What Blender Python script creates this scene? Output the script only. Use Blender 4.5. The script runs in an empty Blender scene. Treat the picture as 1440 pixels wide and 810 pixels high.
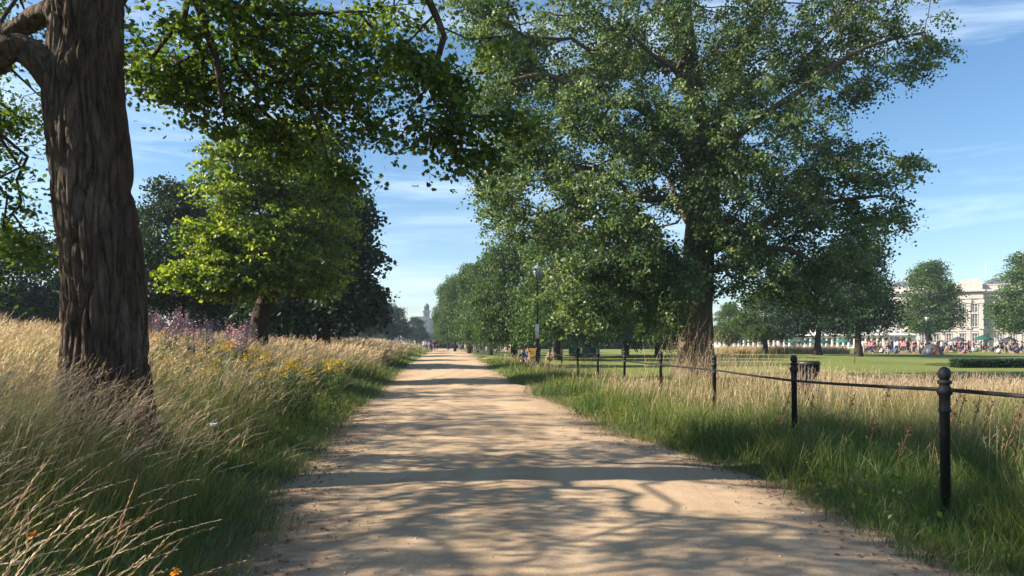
import bpy, bmesh, math, random
import numpy as np
from mathutils import Vector, Matrix, noise as mnoise
R = math.radians
rng = np.random.default_rng(7)
random.seed(7)
S = bpy.context.scene
COL = S.collection
HC, F, CX, CY = 1.3, 1000.0, 720.0, 485.0      # eye height, focal length and horizon in photo pixels
SUN_EL, SUN_AZ = 33.0, 265.0                   # azimuth clockwise from +Y

# ------------------------------------------------------------------ basics
def sstep(x, a, b):
    t = np.clip((np.asarray(x, float) - a) / (b - a), 0, 1)
    return t * t * (3 - 2 * t)

def vnoise(x, y, seed=0.0):
    """smooth cheap pseudo noise, about -1..1"""
    x = np.asarray(x, float); y = np.asarray(y, float)
    s = np.zeros(np.broadcast(x, y).shape)
    r = np.random.default_rng(int(seed * 10) + 99)
    for i in range(7):
        a = r.uniform(0, 6.283); f = r.uniform(.6, 1.7); p = r.uniform(0, 6.283)
        s = s + np.sin((x * math.cos(a) + y * math.sin(a)) * f * 1.6 + p)
    return s / 3.2

PD = [0, 4, 6, 11.3, 20, 30, 50, 86, 140, 220, 400]
PL = [-1.02, -1.14, -1.38, -1.64, -1.75, -2.0, -2.3, -2.5, -2.7, -3, -3]
PR = [2.75, 2.95, 3.0, 2.45, 2.3, 2.4, 2.7, 3.3, 3.5, 3.6, 3.6]
def left_a(D): return np.interp(D, PD, PL) + .08 * vnoise(np.asarray(D) * 1.3, 0, 1) + .035 * vnoise(np.asarray(D) * 4.1, 0, 61)
def right_a(D): return np.interp(D, PD, PR) + .11 * vnoise(np.asarray(D) * 1.1, 0, 2) + .04 * vnoise(np.asarray(D) * 3.7, 0, 62)
def a_of(x, y): return x + .095 * y
def ground(x, y):
    x = np.asarray(x, float); y = np.asarray(y, float)
    a = a_of(x, y)
    s = np.maximum(0, left_a(y) - a)
    left = 1.35 * (1 - np.exp(-s * .215 / 1.35)) + .05 * vnoise(x * .5, y * .5, 3) * np.clip(s, 0, 1)
    sr = np.maximum(0, a - right_a(y))
    right = .07 * sstep(sr, 0, .7) + .03 * vnoise(x * .5, y * .5, 4) * np.clip(sr, 0, 1) * (1 - sstep(y, 26, 34))
    rise = .004 * np.clip(y - 30, 0, 150)
    return left + right + rise
def G(x, y): return float(ground(x, y))
def at(px, D, py=None):
    x = (px - CX) / F * D
    return Vector((x, D, G(x, D) if py is None else HC + (CY - py) / F * D))

def link(o, parent=None):
    COL.objects.link(o)
    if parent: o.parent = parent
    return o
def tag(o, label=None, cat=None, group=None, kind=None):
    if label: o['label'] = label
    if cat: o['category'] = cat
    if group: o['group'] = group
    if kind: o['kind'] = kind
    return o
def empty(name, loc, label=None, cat=None, group=None, rz=0):
    o = bpy.data.objects.new(name, None); link(o)
    o.location = loc; o.rotation_euler.z = rz; o.empty_display_size = .2
    return tag(o, label, cat, group)
def kids(o): return [c for c in COL.objects if c.parent == o]
def copy_tree(o, parent=None, ch_map=None):
    if ch_map is None:
        ch_map = {}
        for c in COL.objects:
            if c.parent: ch_map.setdefault(c.parent.name, []).append(c)
    c = o.copy(); COL.objects.link(c); c.parent = parent
    for ch in ch_map.get(o.name, []): copy_tree(ch, c, ch_map)
    return c

def mesh_np(name, V, Q, mats, parent=None, tint=None, col=None, smooth=False, mi=None, loc=None):
    """V (n,3), Q (m,k) uniform polygons -> object"""
    V = np.ascontiguousarray(V, dtype=np.float32); Q = np.ascontiguousarray(Q, dtype=np.int32)
    me = bpy.data.meshes.new(name)
    k = Q.shape[1]; m = Q.shape[0]
    me.vertices.add(len(V)); me.vertices.foreach_set('co', V.ravel())
    me.loops.add(m * k); me.loops.foreach_set('vertex_index', Q.ravel())
    me.polygons.add(m); me.polygons.foreach_set('loop_start', np.arange(0, m * k, k, dtype=np.int32))
    if smooth: me.polygons.foreach_set('use_smooth', np.ones(m, dtype=bool))
    else: me.polygons.foreach_set('use_smooth', np.zeros(m, dtype=bool))
    if mi is not None: me.polygons.foreach_set('material_index', np.asarray(mi, dtype=np.int32))
    me.update(calc_edges=True)
    if tint is not None:
        at_ = me.attributes.new('tint', 'FLOAT', 'POINT'); at_.data.foreach_set('value', np.asarray(tint, dtype=np.float32))
    if col is not None:
        c4 = np.ones((len(V), 4), dtype=np.float32); c4[:, :3] = col
        at_ = me.attributes.new('bladecol', 'FLOAT_COLOR', 'POINT'); at_.data.foreach_set('color', c4.ravel())
    for mt in (mats if isinstance(mats, (list, tuple)) else [mats]): me.materials.append(mt)
    o = bpy.data.objects.new(name, me)
    if loc is not None: o.location = loc
    return link(o, parent)

class MB:
    """collects shapes and links them as one mesh"""
    def __init__(s): s.bm = bmesh.new()
    def box(s, x0, x1, y0, y1, z0, z1, mi=0):
        vs = [s.bm.verts.new((x, y, z)) for z in (z0, z1) for x, y in ((x0, y0), (x1, y0), (x1, y1), (x0, y1))]
        for f in ((3, 2, 1, 0), (4, 5, 6, 7), (0, 1, 5, 4), (1, 2, 6, 5), (2, 3, 7, 6), (3, 0, 4, 7)):
            s.bm.faces.new([vs[i] for i in f]).material_index = mi
        return s
    def tube(s, pts, rad, n=8, cap=True, mi=0, smooth=True):
        pts = [Vector(p) for p in pts]
        if not isinstance(rad, (list, tuple)): rad = [rad] * len(pts)
        rings = []; ref = None
        for i, p in enumerate(pts):
            t = (pts[min(i + 1, len(pts) - 1)] - pts[max(i - 1, 0)]).normalized()
            if ref is None: ref = Vector((1, 0, 0)) if abs(t.x) < .9 else Vector((0, 1, 0))
            u = (ref - t * ref.dot(t)).normalized(); w = t.cross(u); ref = u
            rings.append([s.bm.verts.new(p + (u * math.cos(2 * math.pi * k / n) + w * math.sin(2 * math.pi * k / n)) * rad[i]) for k in range(n)])
        for a, b in zip(rings, rings[1:]):
            for k in range(n):
                f = s.bm.faces.new((a[k], a[(k + 1) % n], b[(k + 1) % n], b[k])); f.smooth = smooth; f.material_index = mi
        if cap:
            for rg, fl in ((rings[0], True), (rings[-1], False)):
                f = s.bm.faces.new(rg[::-1] if fl else rg); f.material_index = mi
        return s
    def lathe(s, prof, n=16, c=(0, 0, 0), mi=0):
        c = Vector(c)
        rings = [[s.bm.verts.new(c + Vector((r * math.cos(2 * math.pi * k / n), r * math.sin(2 * math.pi * k / n), z))) for k in range(n)] for r, z in prof]
        for a, b in zip(rings, rings[1:]):
            for k in range(n):
                f = s.bm.faces.new((a[k], a[(k + 1) % n], b[(k + 1) % n], b[k])); f.smooth = True; f.material_index = mi
        s.bm.faces.new(rings[0][::-1]).material_index = mi; s.bm.faces.new(rings[-1]).material_index = mi
        return s
    def quad(s, a, b, c, d, mi=0):
        f = s.bm.faces.new([s.bm.verts.new(p) for p in (a, b, c, d)]); f.material_index = mi
        return s
    def build(s, name, mats, parent=None, loc=None, bevel=0):
        me = bpy.data.meshes.new(name)
        bmesh.ops.recalc_face_normals(s.bm, faces=s.bm.faces)
        if bevel:
            bmesh.ops.bevel(s.bm, geom=[e for e in s.bm.edges if e.calc_face_angle(0) > .6], offset=bevel, segments=1, affect='EDGES', clamp_overlap=True)
        s.bm.to_mesh(me); s.bm.free()
        for m in (mats if isinstance(mats, (list, tuple)) else [mats]): me.materials.append(m)
        o = bpy.data.objects.new(name, me)
        if loc is not None: o.location = loc
        return link(o, parent)

# ------------------------------------------------------------------ materials
class NT:
    def __init__(s, name):
        s.m = bpy.data.materials.new(name); s.m.use_nodes = True; s.t = s.m.node_tree; s.t.nodes.clear()
        s.out = s.n('ShaderNodeOutputMaterial')
    def n(s, typ, ins=None, **kw):
        nd = s.t.nodes.new(typ)
        for k, v in kw.items(): setattr(nd, k, v)
        for k, v in (ins or {}).items(): s.set(nd.inputs[k], v)
        return nd
    def set(s, sock, v):
        if isinstance(v, bpy.types.NodeSocket): s.t.links.new(v, sock)
        elif isinstance(v, bpy.types.Node): s.t.links.new(v.outputs[0], sock)
        else: sock.default_value = v
    def ramp(s, fac, stops, interp='LINEAR'):
        nd = s.n('ShaderNodeValToRGB'); s.set(nd.inputs[0], fac); e = nd.color_ramp.elements; nd.color_ramp.interpolation = interp
        while len(e) < len(stops): e.new(.5)
        for i, (p, c) in enumerate(stops): e[i].position = p; e[i].color = (*c, 1) if len(c) == 3 else c
        return nd.outputs[0]
    def noise(s, vec, scale, detail=4, rough=.55, dist=0):
        return s.n('ShaderNodeTexNoise', {'Vector': vec, 'Scale': scale, 'Detail': detail, 'Roughness': rough, 'Distortion': dist}).outputs[0]
    def mixc(s, fac, a, b, mode='MIX'):
        nd = s.n('ShaderNodeMix', data_type='RGBA', blend_type=mode)
        s.set(nd.inputs[0], fac); s.set(nd.inputs[6], a); s.set(nd.inputs[7], b)
        return nd.outputs[2]
    def math(s, op, a, b=0.0):
        nd = s.n('ShaderNodeMath', operation=op); s.set(nd.inputs[0], a); s.set(nd.inputs[1], b); return nd.outputs[0]
    def pos(s): return s.n('ShaderNodeNewGeometry').outputs['Position']
    def obj(s): return s.n('ShaderNodeTexCoord').outputs['Object']
    def scale(s, vec, sc): return s.n('ShaderNodeMapping', {'Vector': vec, 'Scale': sc}).outputs[0]
    def bump(s, h, strength=.5, dist=.02): return s.n('ShaderNodeBump', {'Height': h, 'Strength': strength, 'Distance': dist}).outputs[0]
    def pbr(s, col, rough=.8, spec=.3, normal=None, metal=0.0, **kw):
        ins = {'Base Color': col, 'Roughness': rough, 'Specular IOR Level': spec, 'Metallic': metal}
        if normal is not None: ins['Normal'] = normal
        ins.update(kw)
        return s.n('ShaderNodeBsdfPrincipled', ins)
    def done(s, sh): s.set(s.out.inputs[0], sh.outputs[0] if isinstance(sh, bpy.types.Node) else sh); return s.m

def flat(name, c, rough=.6, spec=.3, metal=0.0, var=.12, vs=6.0):
    t = NT(name); v = t.noise(t.obj(), vs, 3)
    c2 = tuple(x * (1 - var) for x in c); c3 = tuple(min(1, x * (1 + var)) for x in c)
    return t.done(t.pbr(t.ramp(v, [(.3, c2), (.7, c3)]), rough, spec, None, metal))

def leaf_mat(name, dark, mid, light, trans=.4, rough=.42, spec=.35, tgain=1.35):
    t = NT(name)
    tint = t.n('ShaderNodeAttribute', attribute_name='tint').outputs['Fac']
    c = t.ramp(tint, [(0, dark), (.55, mid), (1, light)])
    d = t.pbr(c, rough, spec)
    tc = t.mixc(1.0, c, (1.25 * tgain, 1.35 * tgain, .45 * tgain, 1), 'MULTIPLY')
    tr = t.n('ShaderNodeBsdfTranslucent', {'Color': tc})
    mx = t.n('ShaderNodeMixShader', {0: trans, 1: d.outputs[0], 2: tr.outputs[0]})
    return t.done(mx)

def bark_mat(name, cols, vs=9.0, zs=.16, strength=.8, dist=.03):
    t = NT(name); p = t.scale(t.obj(), (1, 1, zs))
    w = t.noise(p, vs * .6, 3)
    pw = t.mixc(.10, p, t.n('ShaderNodeTexNoise', {'Vector': p, 'Scale': vs * .8}).outputs[1], 'ADD')
    vo = t.n('ShaderNodeTexVoronoi', {'Vector': pw, 'Scale': vs}, feature='DISTANCE_TO_EDGE').outputs[0]
    fine = t.noise(t.scale(t.obj(), (1, 1, .3)), vs * 7, 4, .7)
    crk = t.ramp(vo, [(0, (0, 0, 0)), (.07, (.6, .6, .6)), (.22, (1, 1, 1))])
    mid_ = t.noise(t.scale(t.obj(), (1, 1, zs * 1.3)), vs * 2.6, 5, .7, .4)
    h = t.math('ADD', t.math('MULTIPLY', crk, .7), t.math('ADD', t.math('MULTIPLY', fine, .5), t.math('MULTIPLY', mid_, 1.3)))
    base = t.ramp(t.noise(t.obj(), 2.2, 4), [(.3, cols[0]), (.5, cols[1]), (.72, cols[2])])
    base = t.mixc(t.math('MULTIPLY', fine, .55), base, (*cols[3], 1))
    base = t.mixc(t.math('MULTIPLY', t.math('SUBTRACT', 1.0, crk), .6), base, (*cols[3], 1))
    base = t.mixc(t.ramp(mid_, [(.38, (.7, .7, .7)), (.56, (0, 0, 0))]), base, (*cols[3], 1))
    return t.done(t.pbr(base, .9, .15, t.bump(h, strength, dist)))

M = {}
M['leaf_near'] = leaf_mat('maple_leaf', (.024, .052, .012), (.060, .108, .020), (.155, .205, .030), .42)
M['leaf_big'] = leaf_mat('plane_leaf', (.032, .070, .036), (.085, .140, .058), (.215, .265, .120), .38, .44, .4, 1.1)
M['leaf_lime'] = leaf_mat('lime_leaf', (.030, .062, .012), (.098, .145, .020), (.265, .300, .050), .48)
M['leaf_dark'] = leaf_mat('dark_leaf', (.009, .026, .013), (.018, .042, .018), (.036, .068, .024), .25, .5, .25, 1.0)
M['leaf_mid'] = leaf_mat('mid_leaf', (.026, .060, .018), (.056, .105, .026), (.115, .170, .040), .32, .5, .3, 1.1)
M['bark_near'] = bark_mat('rough_bark', [(.120, .082, .056), (.190, .138, .100), (.30, .235, .18), (.046, .031, .022)], 9.5, .13, 1.0, .06)
M['bark_plane'] = bark_mat('mottled_bark', [(.06, .048, .034), (.12, .098, .07), (.24, .20, .15), (.08, .06, .045)], 4.0, .3, .5, .03)
M['bark_dark'] = bark_mat('dark_bark', [(.035, .026, .02), (.06, .046, .035), (.09, .07, .05), (.03, .022, .018)], 6, .2, .5, .03)

def grass_mat(name, trans=.42):
    t = NT(name)
    c = t.n('ShaderNodeAttribute', attribute_name='bladecol').outputs['Color']
    d = t.pbr(c, .5, .3)
    tr = t.n('ShaderNodeBsdfTranslucent', {'Color': t.mixc(1.0, c, (1.25, 1.3, .8, 1), 'MULTIPLY')})
    return t.done(t.n('ShaderNodeMixShader', {0: trans, 1: d.outputs[0], 2: tr.outputs[0]}))
M['grass'] = grass_mat('grass_blade')

t = NT('meadow_soil')
n1 = t.noise(t.pos(), 1.2, 5); n2 = t.noise(t.pos(), 30, 4)
soil = t.attr = t.n('ShaderNodeAttribute', attribute_name='tint').outputs['Fac']
gcol = t.mixc(n2, (.035, .050, .015, 1), (.075, .085, .028, 1))
scol = t.mixc(n2, (.10, .072, .045, 1), (.20, .15, .10, 1))
M['ground'] = t.done(t.pbr(t.mixc(t.math('MULTIPLY', soil, 1.0), gcol, scol), .95, .1, t.bump(n2, .6, .03)))

t = NT('lawn_turf')
n1 = t.noise(t.scale(t.pos(), (1, .35, 1)), .16, 4); n2 = t.noise(t.pos(), 6, 5); n3 = t.noise(t.pos(), 60, 3)
c = t.ramp(n1, [(.3, (.10, .135, .030)), (.6, (.165, .185, .048)), (.8, (.23, .215, .085))])
c = t.mixc(t.math('MULTIPLY', n2, .5), c, (.10, .13, .03, 1))
M['lawn'] = t.done(t.pbr(c, .85, .15, t.bump(n3, .7, .03)))

t = NT('sandy_gravel')
p = t.pos()
big = t.noise(p, .55, 4); mid = t.noise(t.scale(p, (.5, 1, 1)), 3.2, 5, .65); fine = t.noise(p, 95, 3, .7); grit = t.noise(p, 320, 2, .7)
vo = t.n('ShaderNodeTexVoronoi', {'Vector': p, 'Scale': 85.0}, feature='F1').outputs[0]
vr = t.n('ShaderNodeTexVoronoi', {'Vector': p, 'Scale': 85.0}, feature='F1').outputs[1]
c = t.ramp(big, [(.3, (.39, .265, .15)), (.7, (.52, .37, .22))])
c = t.mixc(.38, c, t.ramp(mid, [(.32, (.31, .205, .115)), (.66, (.58, .44, .28))]))
c = t.mixc(.42, c, t.ramp(fine, [(.33, (.20, .14, .09)), (.68, (.62, .50, .36))]))
stone = t.math('LESS_THAN', vo, .30); pick = t.math('GREATER_THAN', t.n('ShaderNodeSeparateColor', {0: vr}).outputs[0], .86)
c = t.mixc(t.math('MULTIPLY', t.math('MULTIPLY', stone, pick), .55), c, t.ramp(t.n('ShaderNodeSeparateColor', {0: vr}).outputs[1], [(.2, (.16, .12, .09)), (.8, (.68, .60, .48))]))
rot = t.n('ShaderNodeMapping', {'Vector': p, 'Rotation': (0, 0, math.atan(.095))}).outputs[0]
track = t.noise(t.scale(rot, (1.5, .06, 1)), 1.0, 4, .6); patch = t.noise(p, 1.4, 6, .7, .6)
c = t.mixc(t.ramp(track, [(.46, (0, 0, 0)), (.64, (.5, .5, .5))]), c, (.27, .19, .12, 1))
c = t.mixc(t.ramp(patch, [(.55, (0, 0, 0)), (.70, (.45, .45, .45))]), c, (.62, .49, .33, 1))
edge = t.n('ShaderNodeAttribute', attribute_name='tint').outputs['Fac']
c = t.mixc(t.math('MULTIPLY', edge, t.ramp(mid, [(.3, (1, 1, 1)), (.7, (.55, .55, .55))])), c, (.15, .092, .055, 1))
h = t.math('ADD', t.math('MULTIPLY', fine, 1.0), t.math('ADD', t.math('MULTIPLY', grit, .5), t.math('MULTIPLY', mid, 1.2)))
M['path'] = t.done(t.pbr(c, .93, .15, t.bump(h, .55, .018)))

t = NT('pale_stone')
c = t.ramp(t.noise(t.obj(), .35, 5), [(.3, (.42, .375, .35)), (.7, (.52, .47, .44))])
c = t.mixc(.25, c, t.ramp(t.noise(t.scale(t.obj(), (1, 1, .2)), 1.6, 5), [(.3, (.32, .285, .27)), (.7, (.55, .50, .475))]))
M['stone'] = t.done(t.pbr(c, .8, .2))
t = NT('white_stucco')
c = t.ramp(t.noise(t.obj(), .6, 5), [(.3, (.54, .51, .48)), (.7, (.66, .64, .61))])
M['stucco'] = t.done(t.pbr(c, .7, .2))
M['slate'] = flat('roof_slate', (.085, .10, .125), .5, .4, var=.2, vs=2)
M['pane'] = flat('window_pane', (.06, .065, .075), .15, .6)
t = NT('black_iron_paint'); nn = t.noise(t.obj(), 9, 6, .7); n3 = t.noise(t.obj(), 45, 3)
c = t.mixc(t.ramp(nn, [(.60, (0, 0, 0)), (.66, (1, 1, 1))]), (.011, .012, .014, 1), (.075, .050, .036, 1))
M['iron'] = t.done(t.pbr(c, t.ramp(nn, [(.3, (.42, .42, .42)), (.7, (.8, .8, .8))]), .35, t.bump(n3, .35, .004)))
M['bin'] = flat('bin_black', (.02, .02, .021), .5, .4)
M['glass'] = flat('lamp_glass', (.20, .23, .22), .12, .6)
M['white'] = flat('white_cover', (.72, .68, .66), .6)
M['teal'] = flat('green_canvas', (.03, .11, .09), .8, .1)
M['dkgreen'] = flat('dark_green_canvas', (.018, .075, .055), .8, .1)
M['yellow'] = flat('yellow_canvas', (.45, .25, .05), .8, .1)
M['tent'] = flat('grey_tent_fabric', (.045, .055, .07), .5, .3)
M['tent2'] = flat('orange_tent_panel', (.45, .17, .05), .6, .3)
M['wood'] = flat('light_wood', (.36, .24, .13), .7)
M['tower'] = flat('tower_stone', (.22, .22, .24), .8)
M['pinkf'] = flat('pink_petals', (.50, .28, .33), .7, .1, var=.3, vs=30)
M['yelf'] = flat('yellow_petals', (.78, .53, .03), .6, .1, var=.15, vs=30)
M['whitef'] = flat('white_petals', (.78, .74, .76), .6, .1)
M['orf'] = flat('orange_petals', (.72, .28, .02), .6, .1)
M['stem'] = flat('green_stem', (.06, .10, .025), .6)
M['stalk'] = flat('dry_stalk', (.16, .085, .05), .8)
M['brownleaf'] = flat('dead_leaf', (.17, .095, .05), .8, .2, var=.5, vs=40)
M['pebble'] = flat('pebble_stone', (.36, .30, .23), .85, .2, var=.45, vs=25)

# ------------------------------------------------------------------ ground, path, lawn
def axis(lims):
    out = []
    for a, b, st in lims: out += list(np.arange(a, b, st))
    return np.array(out + [lims[-1][1]])
def grid_mesh(name, X, Y, Z, mat, tint=None):
    ny, nx = X.shape
    idx = np.arange(nx * ny).reshape(ny, nx)
    Q = np.stack([idx[:-1, :-1], idx[:-1, 1:], idx[1:, 1:], idx[1:, :-1]], -1).reshape(-1, 4)
    return mesh_np(name, np.stack([X, Y, Z], -1).reshape(-1, 3), Q, mat, smooth=True, tint=tint)
xs = axis([(-640, -80, 20), (-80, -24, 2), (-24, -10, .5), (-10, 6, .16), (6, 16, .5), (16, 80, 2), (80, 640, 20)])
ys = axis([(-30, 0, 2), (0, 14, .2), (14, 40, .5), (40, 120, 2), (120, 740, 20)])
X, Y = np.meshgrid(xs, ys); Z = ground(X, Y)
A = a_of(X, Y)
onpath = sstep(A, left_a(Y) - .45, left_a(Y) - .05) * (1 - sstep(A, right_a(Y) + .05, right_a(Y) + .4))
Zg = Z - .06 * sstep(A, left_a(Y) - .1, left_a(Y) + .3) * (1 - sstep(A, right_a(Y) - .3, right_a(Y) + .1))
tag(grid_mesh('ground', X, Y, Zg, M['ground'], onpath.ravel()), kind='structure')
# the path: a cambered sandy sheet
yy = axis([(.6, 16, .12), (16, 50, .4), (50, 300, 4)])
uu = np.linspace(0, 1, 61)
U, Yp = np.meshgrid(uu, yy)
La = left_a(Yp) - .12; Ra = right_a(Yp) + .12
Ap = La + U * (Ra - La); Xp = Ap - .095 * Yp
wob = .018 * vnoise(Xp * .9, Yp * 1.6, 5) + .010 * vnoise(Xp * 3, Yp * 4, 6) + .004 * vnoise(Xp * 9, Yp * 11, 7)
Zp = .004 * np.clip(Yp - 30, 0, 150) + .012 + (.045 + wob) * np.clip(4 * U * (1 - U), 0, 1) ** .7
ed = np.clip(1 - np.minimum(U, 1 - U) / .17, 0, 1) * np.clip(.75 + .5 * vnoise(Xp * 2, Yp * 2, 8), 0, 1)
tag(grid_mesh('path', Xp, Yp, Zp, M['path'], ed.ravel()), kind='structure')
# side path turning off to the right between the verges
us = np.linspace(0, 1, 25); vs_ = np.linspace(0, 1, 5)
Us, Vs = np.meshgrid(us, vs_)
Xs = -7.2 + 3.4 * 1 + Us * 9.5; Ys = 57.5 + Vs * 2.6 + Us ** 2 * 5
Zs = ground(Xs, Ys) + .02
tag(grid_mesh('side_path', Xs, Ys, Zs, M['path']), kind='structure')
# mown lawn beyond the long grass
xl = axis([(-4, 30, 1.0), (30, 420, 10)]); yl = axis([(20, 120, 1.0), (120, 260, 10)])
XL, YL = np.meshgrid(xl, yl)
k = np.clip(YL - 27, 0, 999) / (260 - 27)
XL = XL + np.where(YL < 28, np.clip(28 - YL, 0, 8) * .9 * (XL < 6), 0) + np.where(XL < 4, -k * 18, 0) - .06 * np.clip(YL - 27, 0, 999) * (XL < 30)
tag(grid_mesh('lawn', XL, YL, ground(XL, YL) + .012 + .02 * vnoise(XL * .2, YL * .2, 9), M['lawn']), kind='structure')

# ------------------------------------------------------------------ grass
def unit(v): return v / np.maximum(1e-9, np.linalg.norm(v, axis=-1, keepdims=True))
def blades(x, y, z, h, w, lean_ang, lean, cb, ct, seg=3, droop=1.0):
    """curved tapering strips. colours (n,3) at base and tip"""
    n = len(x)
    L = np.stack([np.cos(lean_ang), np.sin(lean_ang)], -1)
    fa = rng.uniform(0, math.pi, n); W = np.stack([np.cos(fa), np.sin(fa)], -1)
    V = np.empty((n, seg + 1, 2, 3), np.float32); C = np.empty((n, seg + 1, 2, 3), np.float32)
    for k in range(seg + 1):
        t_ = k / seg
        off = (h * lean * (t_ ** 1.7))[:, None] * L
        zz = z + h * t_ * np.sqrt(np.clip(1 - .55 * (lean * t_) ** 2 * droop, .15, 1))
        ww = (w * (1 - .85 * t_ ** 1.3) * .5)[:, None] * W
        for s_, sg in ((0, -1), (1, 1)):
            V[:, k, s_, 0] = x + off[:, 0] + sg * ww[:, 0]; V[:, k, s_, 1] = y + off[:, 1] + sg * ww[:, 1]; V[:, k, s_, 2] = zz
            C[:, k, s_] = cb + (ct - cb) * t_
    base = np.arange(n)[:, None] * (2 * (seg + 1)) + (np.arange(seg) * 2)[None, :]
    Q = np.stack([base, base + 1, base + 3, base + 2], -1).reshape(-1, 4)
    return V.reshape(-1, 3), Q, C.reshape(-1, 3)
def blade_tip(x, y, z, h, lean_ang, lean, t_):
    off = h * lean * (t_ ** 1.7)
    return np.stack([x + off * np.cos(lean_ang), y + off * np.sin(lean_ang), z + h * t_ * np.sqrt(np.clip(1 - .55 * (lean * t_) ** 2, .15, 1))], -1)
def heads(x, y, z, h, lean_ang, lean, w, col, nf):
    """feathery seed heads: spikelets up the top of each stem"""
    Vs, Cs = [], []
    n = len(x)
    for i in range(nf):
        t0 = .74 + .24 * i / nf
        p = blade_tip(x, y, z, h, lean_ang, lean, np.full(n, t0)); q = blade_tip(x, y, z, h, lean_ang, lean, np.full(n, min(1.08, t0 + .02)))
        d = unit(q - p)
        sp = unit(rng.normal(size=(n, 3))) * .22 + d
        sp = unit(sp)
        ln = (w * rng.uniform(4.0, 7.5, n) * (1.15 - .6 * i / nf))[:, None]
        sd = unit(np.cross(sp, rng.normal(size=(n, 3)))) * (w * .30)[:, None]
        v = np.stack([p - sd * .3, p + sp * ln * .5 - sd, p + sp * ln, p + sp * ln * .5 + sd], 1)
        Vs.append(v); Cs.append(np.repeat((col * rng.uniform(.8, 1.2, (n, 1)))[:, None, :], 4, 1))
    V = np.concatenate(Vs).reshape(-1, 3); C = np.concatenate(Cs).reshape(-1, 3)
    return V, np.arange(len(V)).reshape(-1, 4), C
class Bunch:
    def __init__(s): s.V, s.Q, s.C, s.n = [], [], [], 0
    def add(s, t3):
        V, Q, C = t3; s.V.append(V); s.Q.append(Q + s.n); s.C.append(C); s.n += len(V)
    def build(s, name, label, cat):
        o = mesh_np(name, np.concatenate(s.V), np.concatenate(s.Q), M['grass'], col=np.concatenate(s.C))
        tag(o, label, cat, kind='stuff'); return o

GREEN = np.array([[.050, .105, .020], [.075, .135, .026], [.115, .165, .040], [.165, .195, .060]])
STRAW = np.array([[.40, .31, .17], [.52, .41, .25], [.32, .26, .12], [.44, .31, .20]])
HEADC = np.array([[.60, .44, .34], [.50, .335, .27], [.68, .53, .41], [.40, .24, .20]])
def tone(x, y):
    k = (vnoise(x * .9, y * .9, 31) + .7 * vnoise(x * 3, y * 3, 32))[:, None]
    return np.clip(1 + k * np.array([.42, .16, .05]), .45, 1.8)
def pick(tab, n): return tab[rng.integers(0, len(tab), n)] * rng.uniform(.8, 1.22, (n, 1))
def wedge(D0, D1, dens, side):
    """random spots between two depths over the part of the ground the photo could show"""
    m = .80
    xa = {'L': (-m * D1 - 1.5, 0), 'R': (0, m * D1 + 1.5)}[side]
    area = (D1 - D0) * (xa[1] - xa[0]) ; n = int(area * dens)
    y = rng.uniform(D0, D1, n)
    if side == 'L':
        x = rng.uniform(-m * D1 - 1.5, -.095 * D0 - 1, n); keep = (x > -m * y - 1.5)
    else:
        x = rng.uniform(-.095 * D1 + 2, m * D1 + 1.5, n); keep = (x < m * y + 1.5)
    return x[keep], y[keep]
def trunk_clear(x, y, spots):
    k = np.ones(len(x), bool)
    for sx, sy, r in spots: k &= (x - sx) ** 2 + (y - sy) ** 2 > r * r
    return k
TRUNKS = [(-3.70, 6.5, .40), (-8.75, 24.5, .33), (6.5, 25, .75)]
bands = [(1.3, 3.2, 2000, 1.0), (3.2, 6, 1150, 1.25), (6, 10, 640, 1.75), (10, 17, 330, 2.6), (17, 30, 120, 4.6), (30, 55, 36, 8.5), (55, 110, 8, 17)]
near, far = Bunch(), Bunch()
for D0, D1, dens, wm in bands:
    x, y = wedge(D0, D1, dens, 'L')
    x += .0; s = left_a(y) - a_of(x, y) + rng.normal(0, .08, len(x))
    k = (s > -.04 - .22 * np.clip(vnoise(x * 3, y * 3, 71) - .25, 0, 1) * (rng.random(len(x)) < .5)) & trunk_clear(x, y, TRUNKS); x, y, s = x[k], y[k], s[k]; z = ground(x, y) - .02; n = len(x)
    patch = vnoise(x * .5, y * .5, 11); p2 = vnoise(x * 1.7, y * 1.7, 12)
    tall = sstep(s + .35 * p2, .35, 1.5)
    hgreen = (.15 + (.20 if D1 <= 6 else .30) * tall + .14 * p2 * tall) * rng.uniform(.45, 1.35, n)
    B = near if D1 <= 10 else far
    # green understorey
    straw = rng.random(n) < (.12 + .28 * tall)
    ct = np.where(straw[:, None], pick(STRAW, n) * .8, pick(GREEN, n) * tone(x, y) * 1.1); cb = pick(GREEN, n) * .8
    la = np.where(rng.random(n) < .6, rng.normal(.15, .7, n), rng.uniform(0, 6.28, n))
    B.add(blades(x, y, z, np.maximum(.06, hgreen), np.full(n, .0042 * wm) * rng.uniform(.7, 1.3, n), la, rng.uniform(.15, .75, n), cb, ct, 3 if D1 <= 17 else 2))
    # tall straw stems with seed heads
    q = rng.random(n) < (.26 if D1 <= 6 else .34) * sstep(s + .5 * p2, .5, 1.6) * np.clip((1.0 if D1 <= 6 else .62) + .8 * patch, .5 if D1 <= 6 else .08, 1)
    xs_, ys_, zs_ = x[q], y[q], z[q]; m = len(xs_)
    hh = rng.uniform(.60, .98, m) * (1 + .12 * patch[q])
    la = rng.normal(.1, .42, m); le = rng.uniform(.15, .95, m)
    B.add(blades(xs_, ys_, zs_, hh, np.full(m, .0026 * wm), la, le, pick(GREEN, m) * 1.3, pick(STRAW, m), 5 if D1 <= 10 else 3))
    B.add(heads(xs_, ys_, zs_, hh, la, le, np.full(m, (.0052 if D1 <= 6 else .0062) * wm ** .85), pick(HEADC, m) * 1.02, 20 if D1 <= 3.2 else 13 if D1 <= 6 else 6 if D1 <= 17 else 3))
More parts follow.
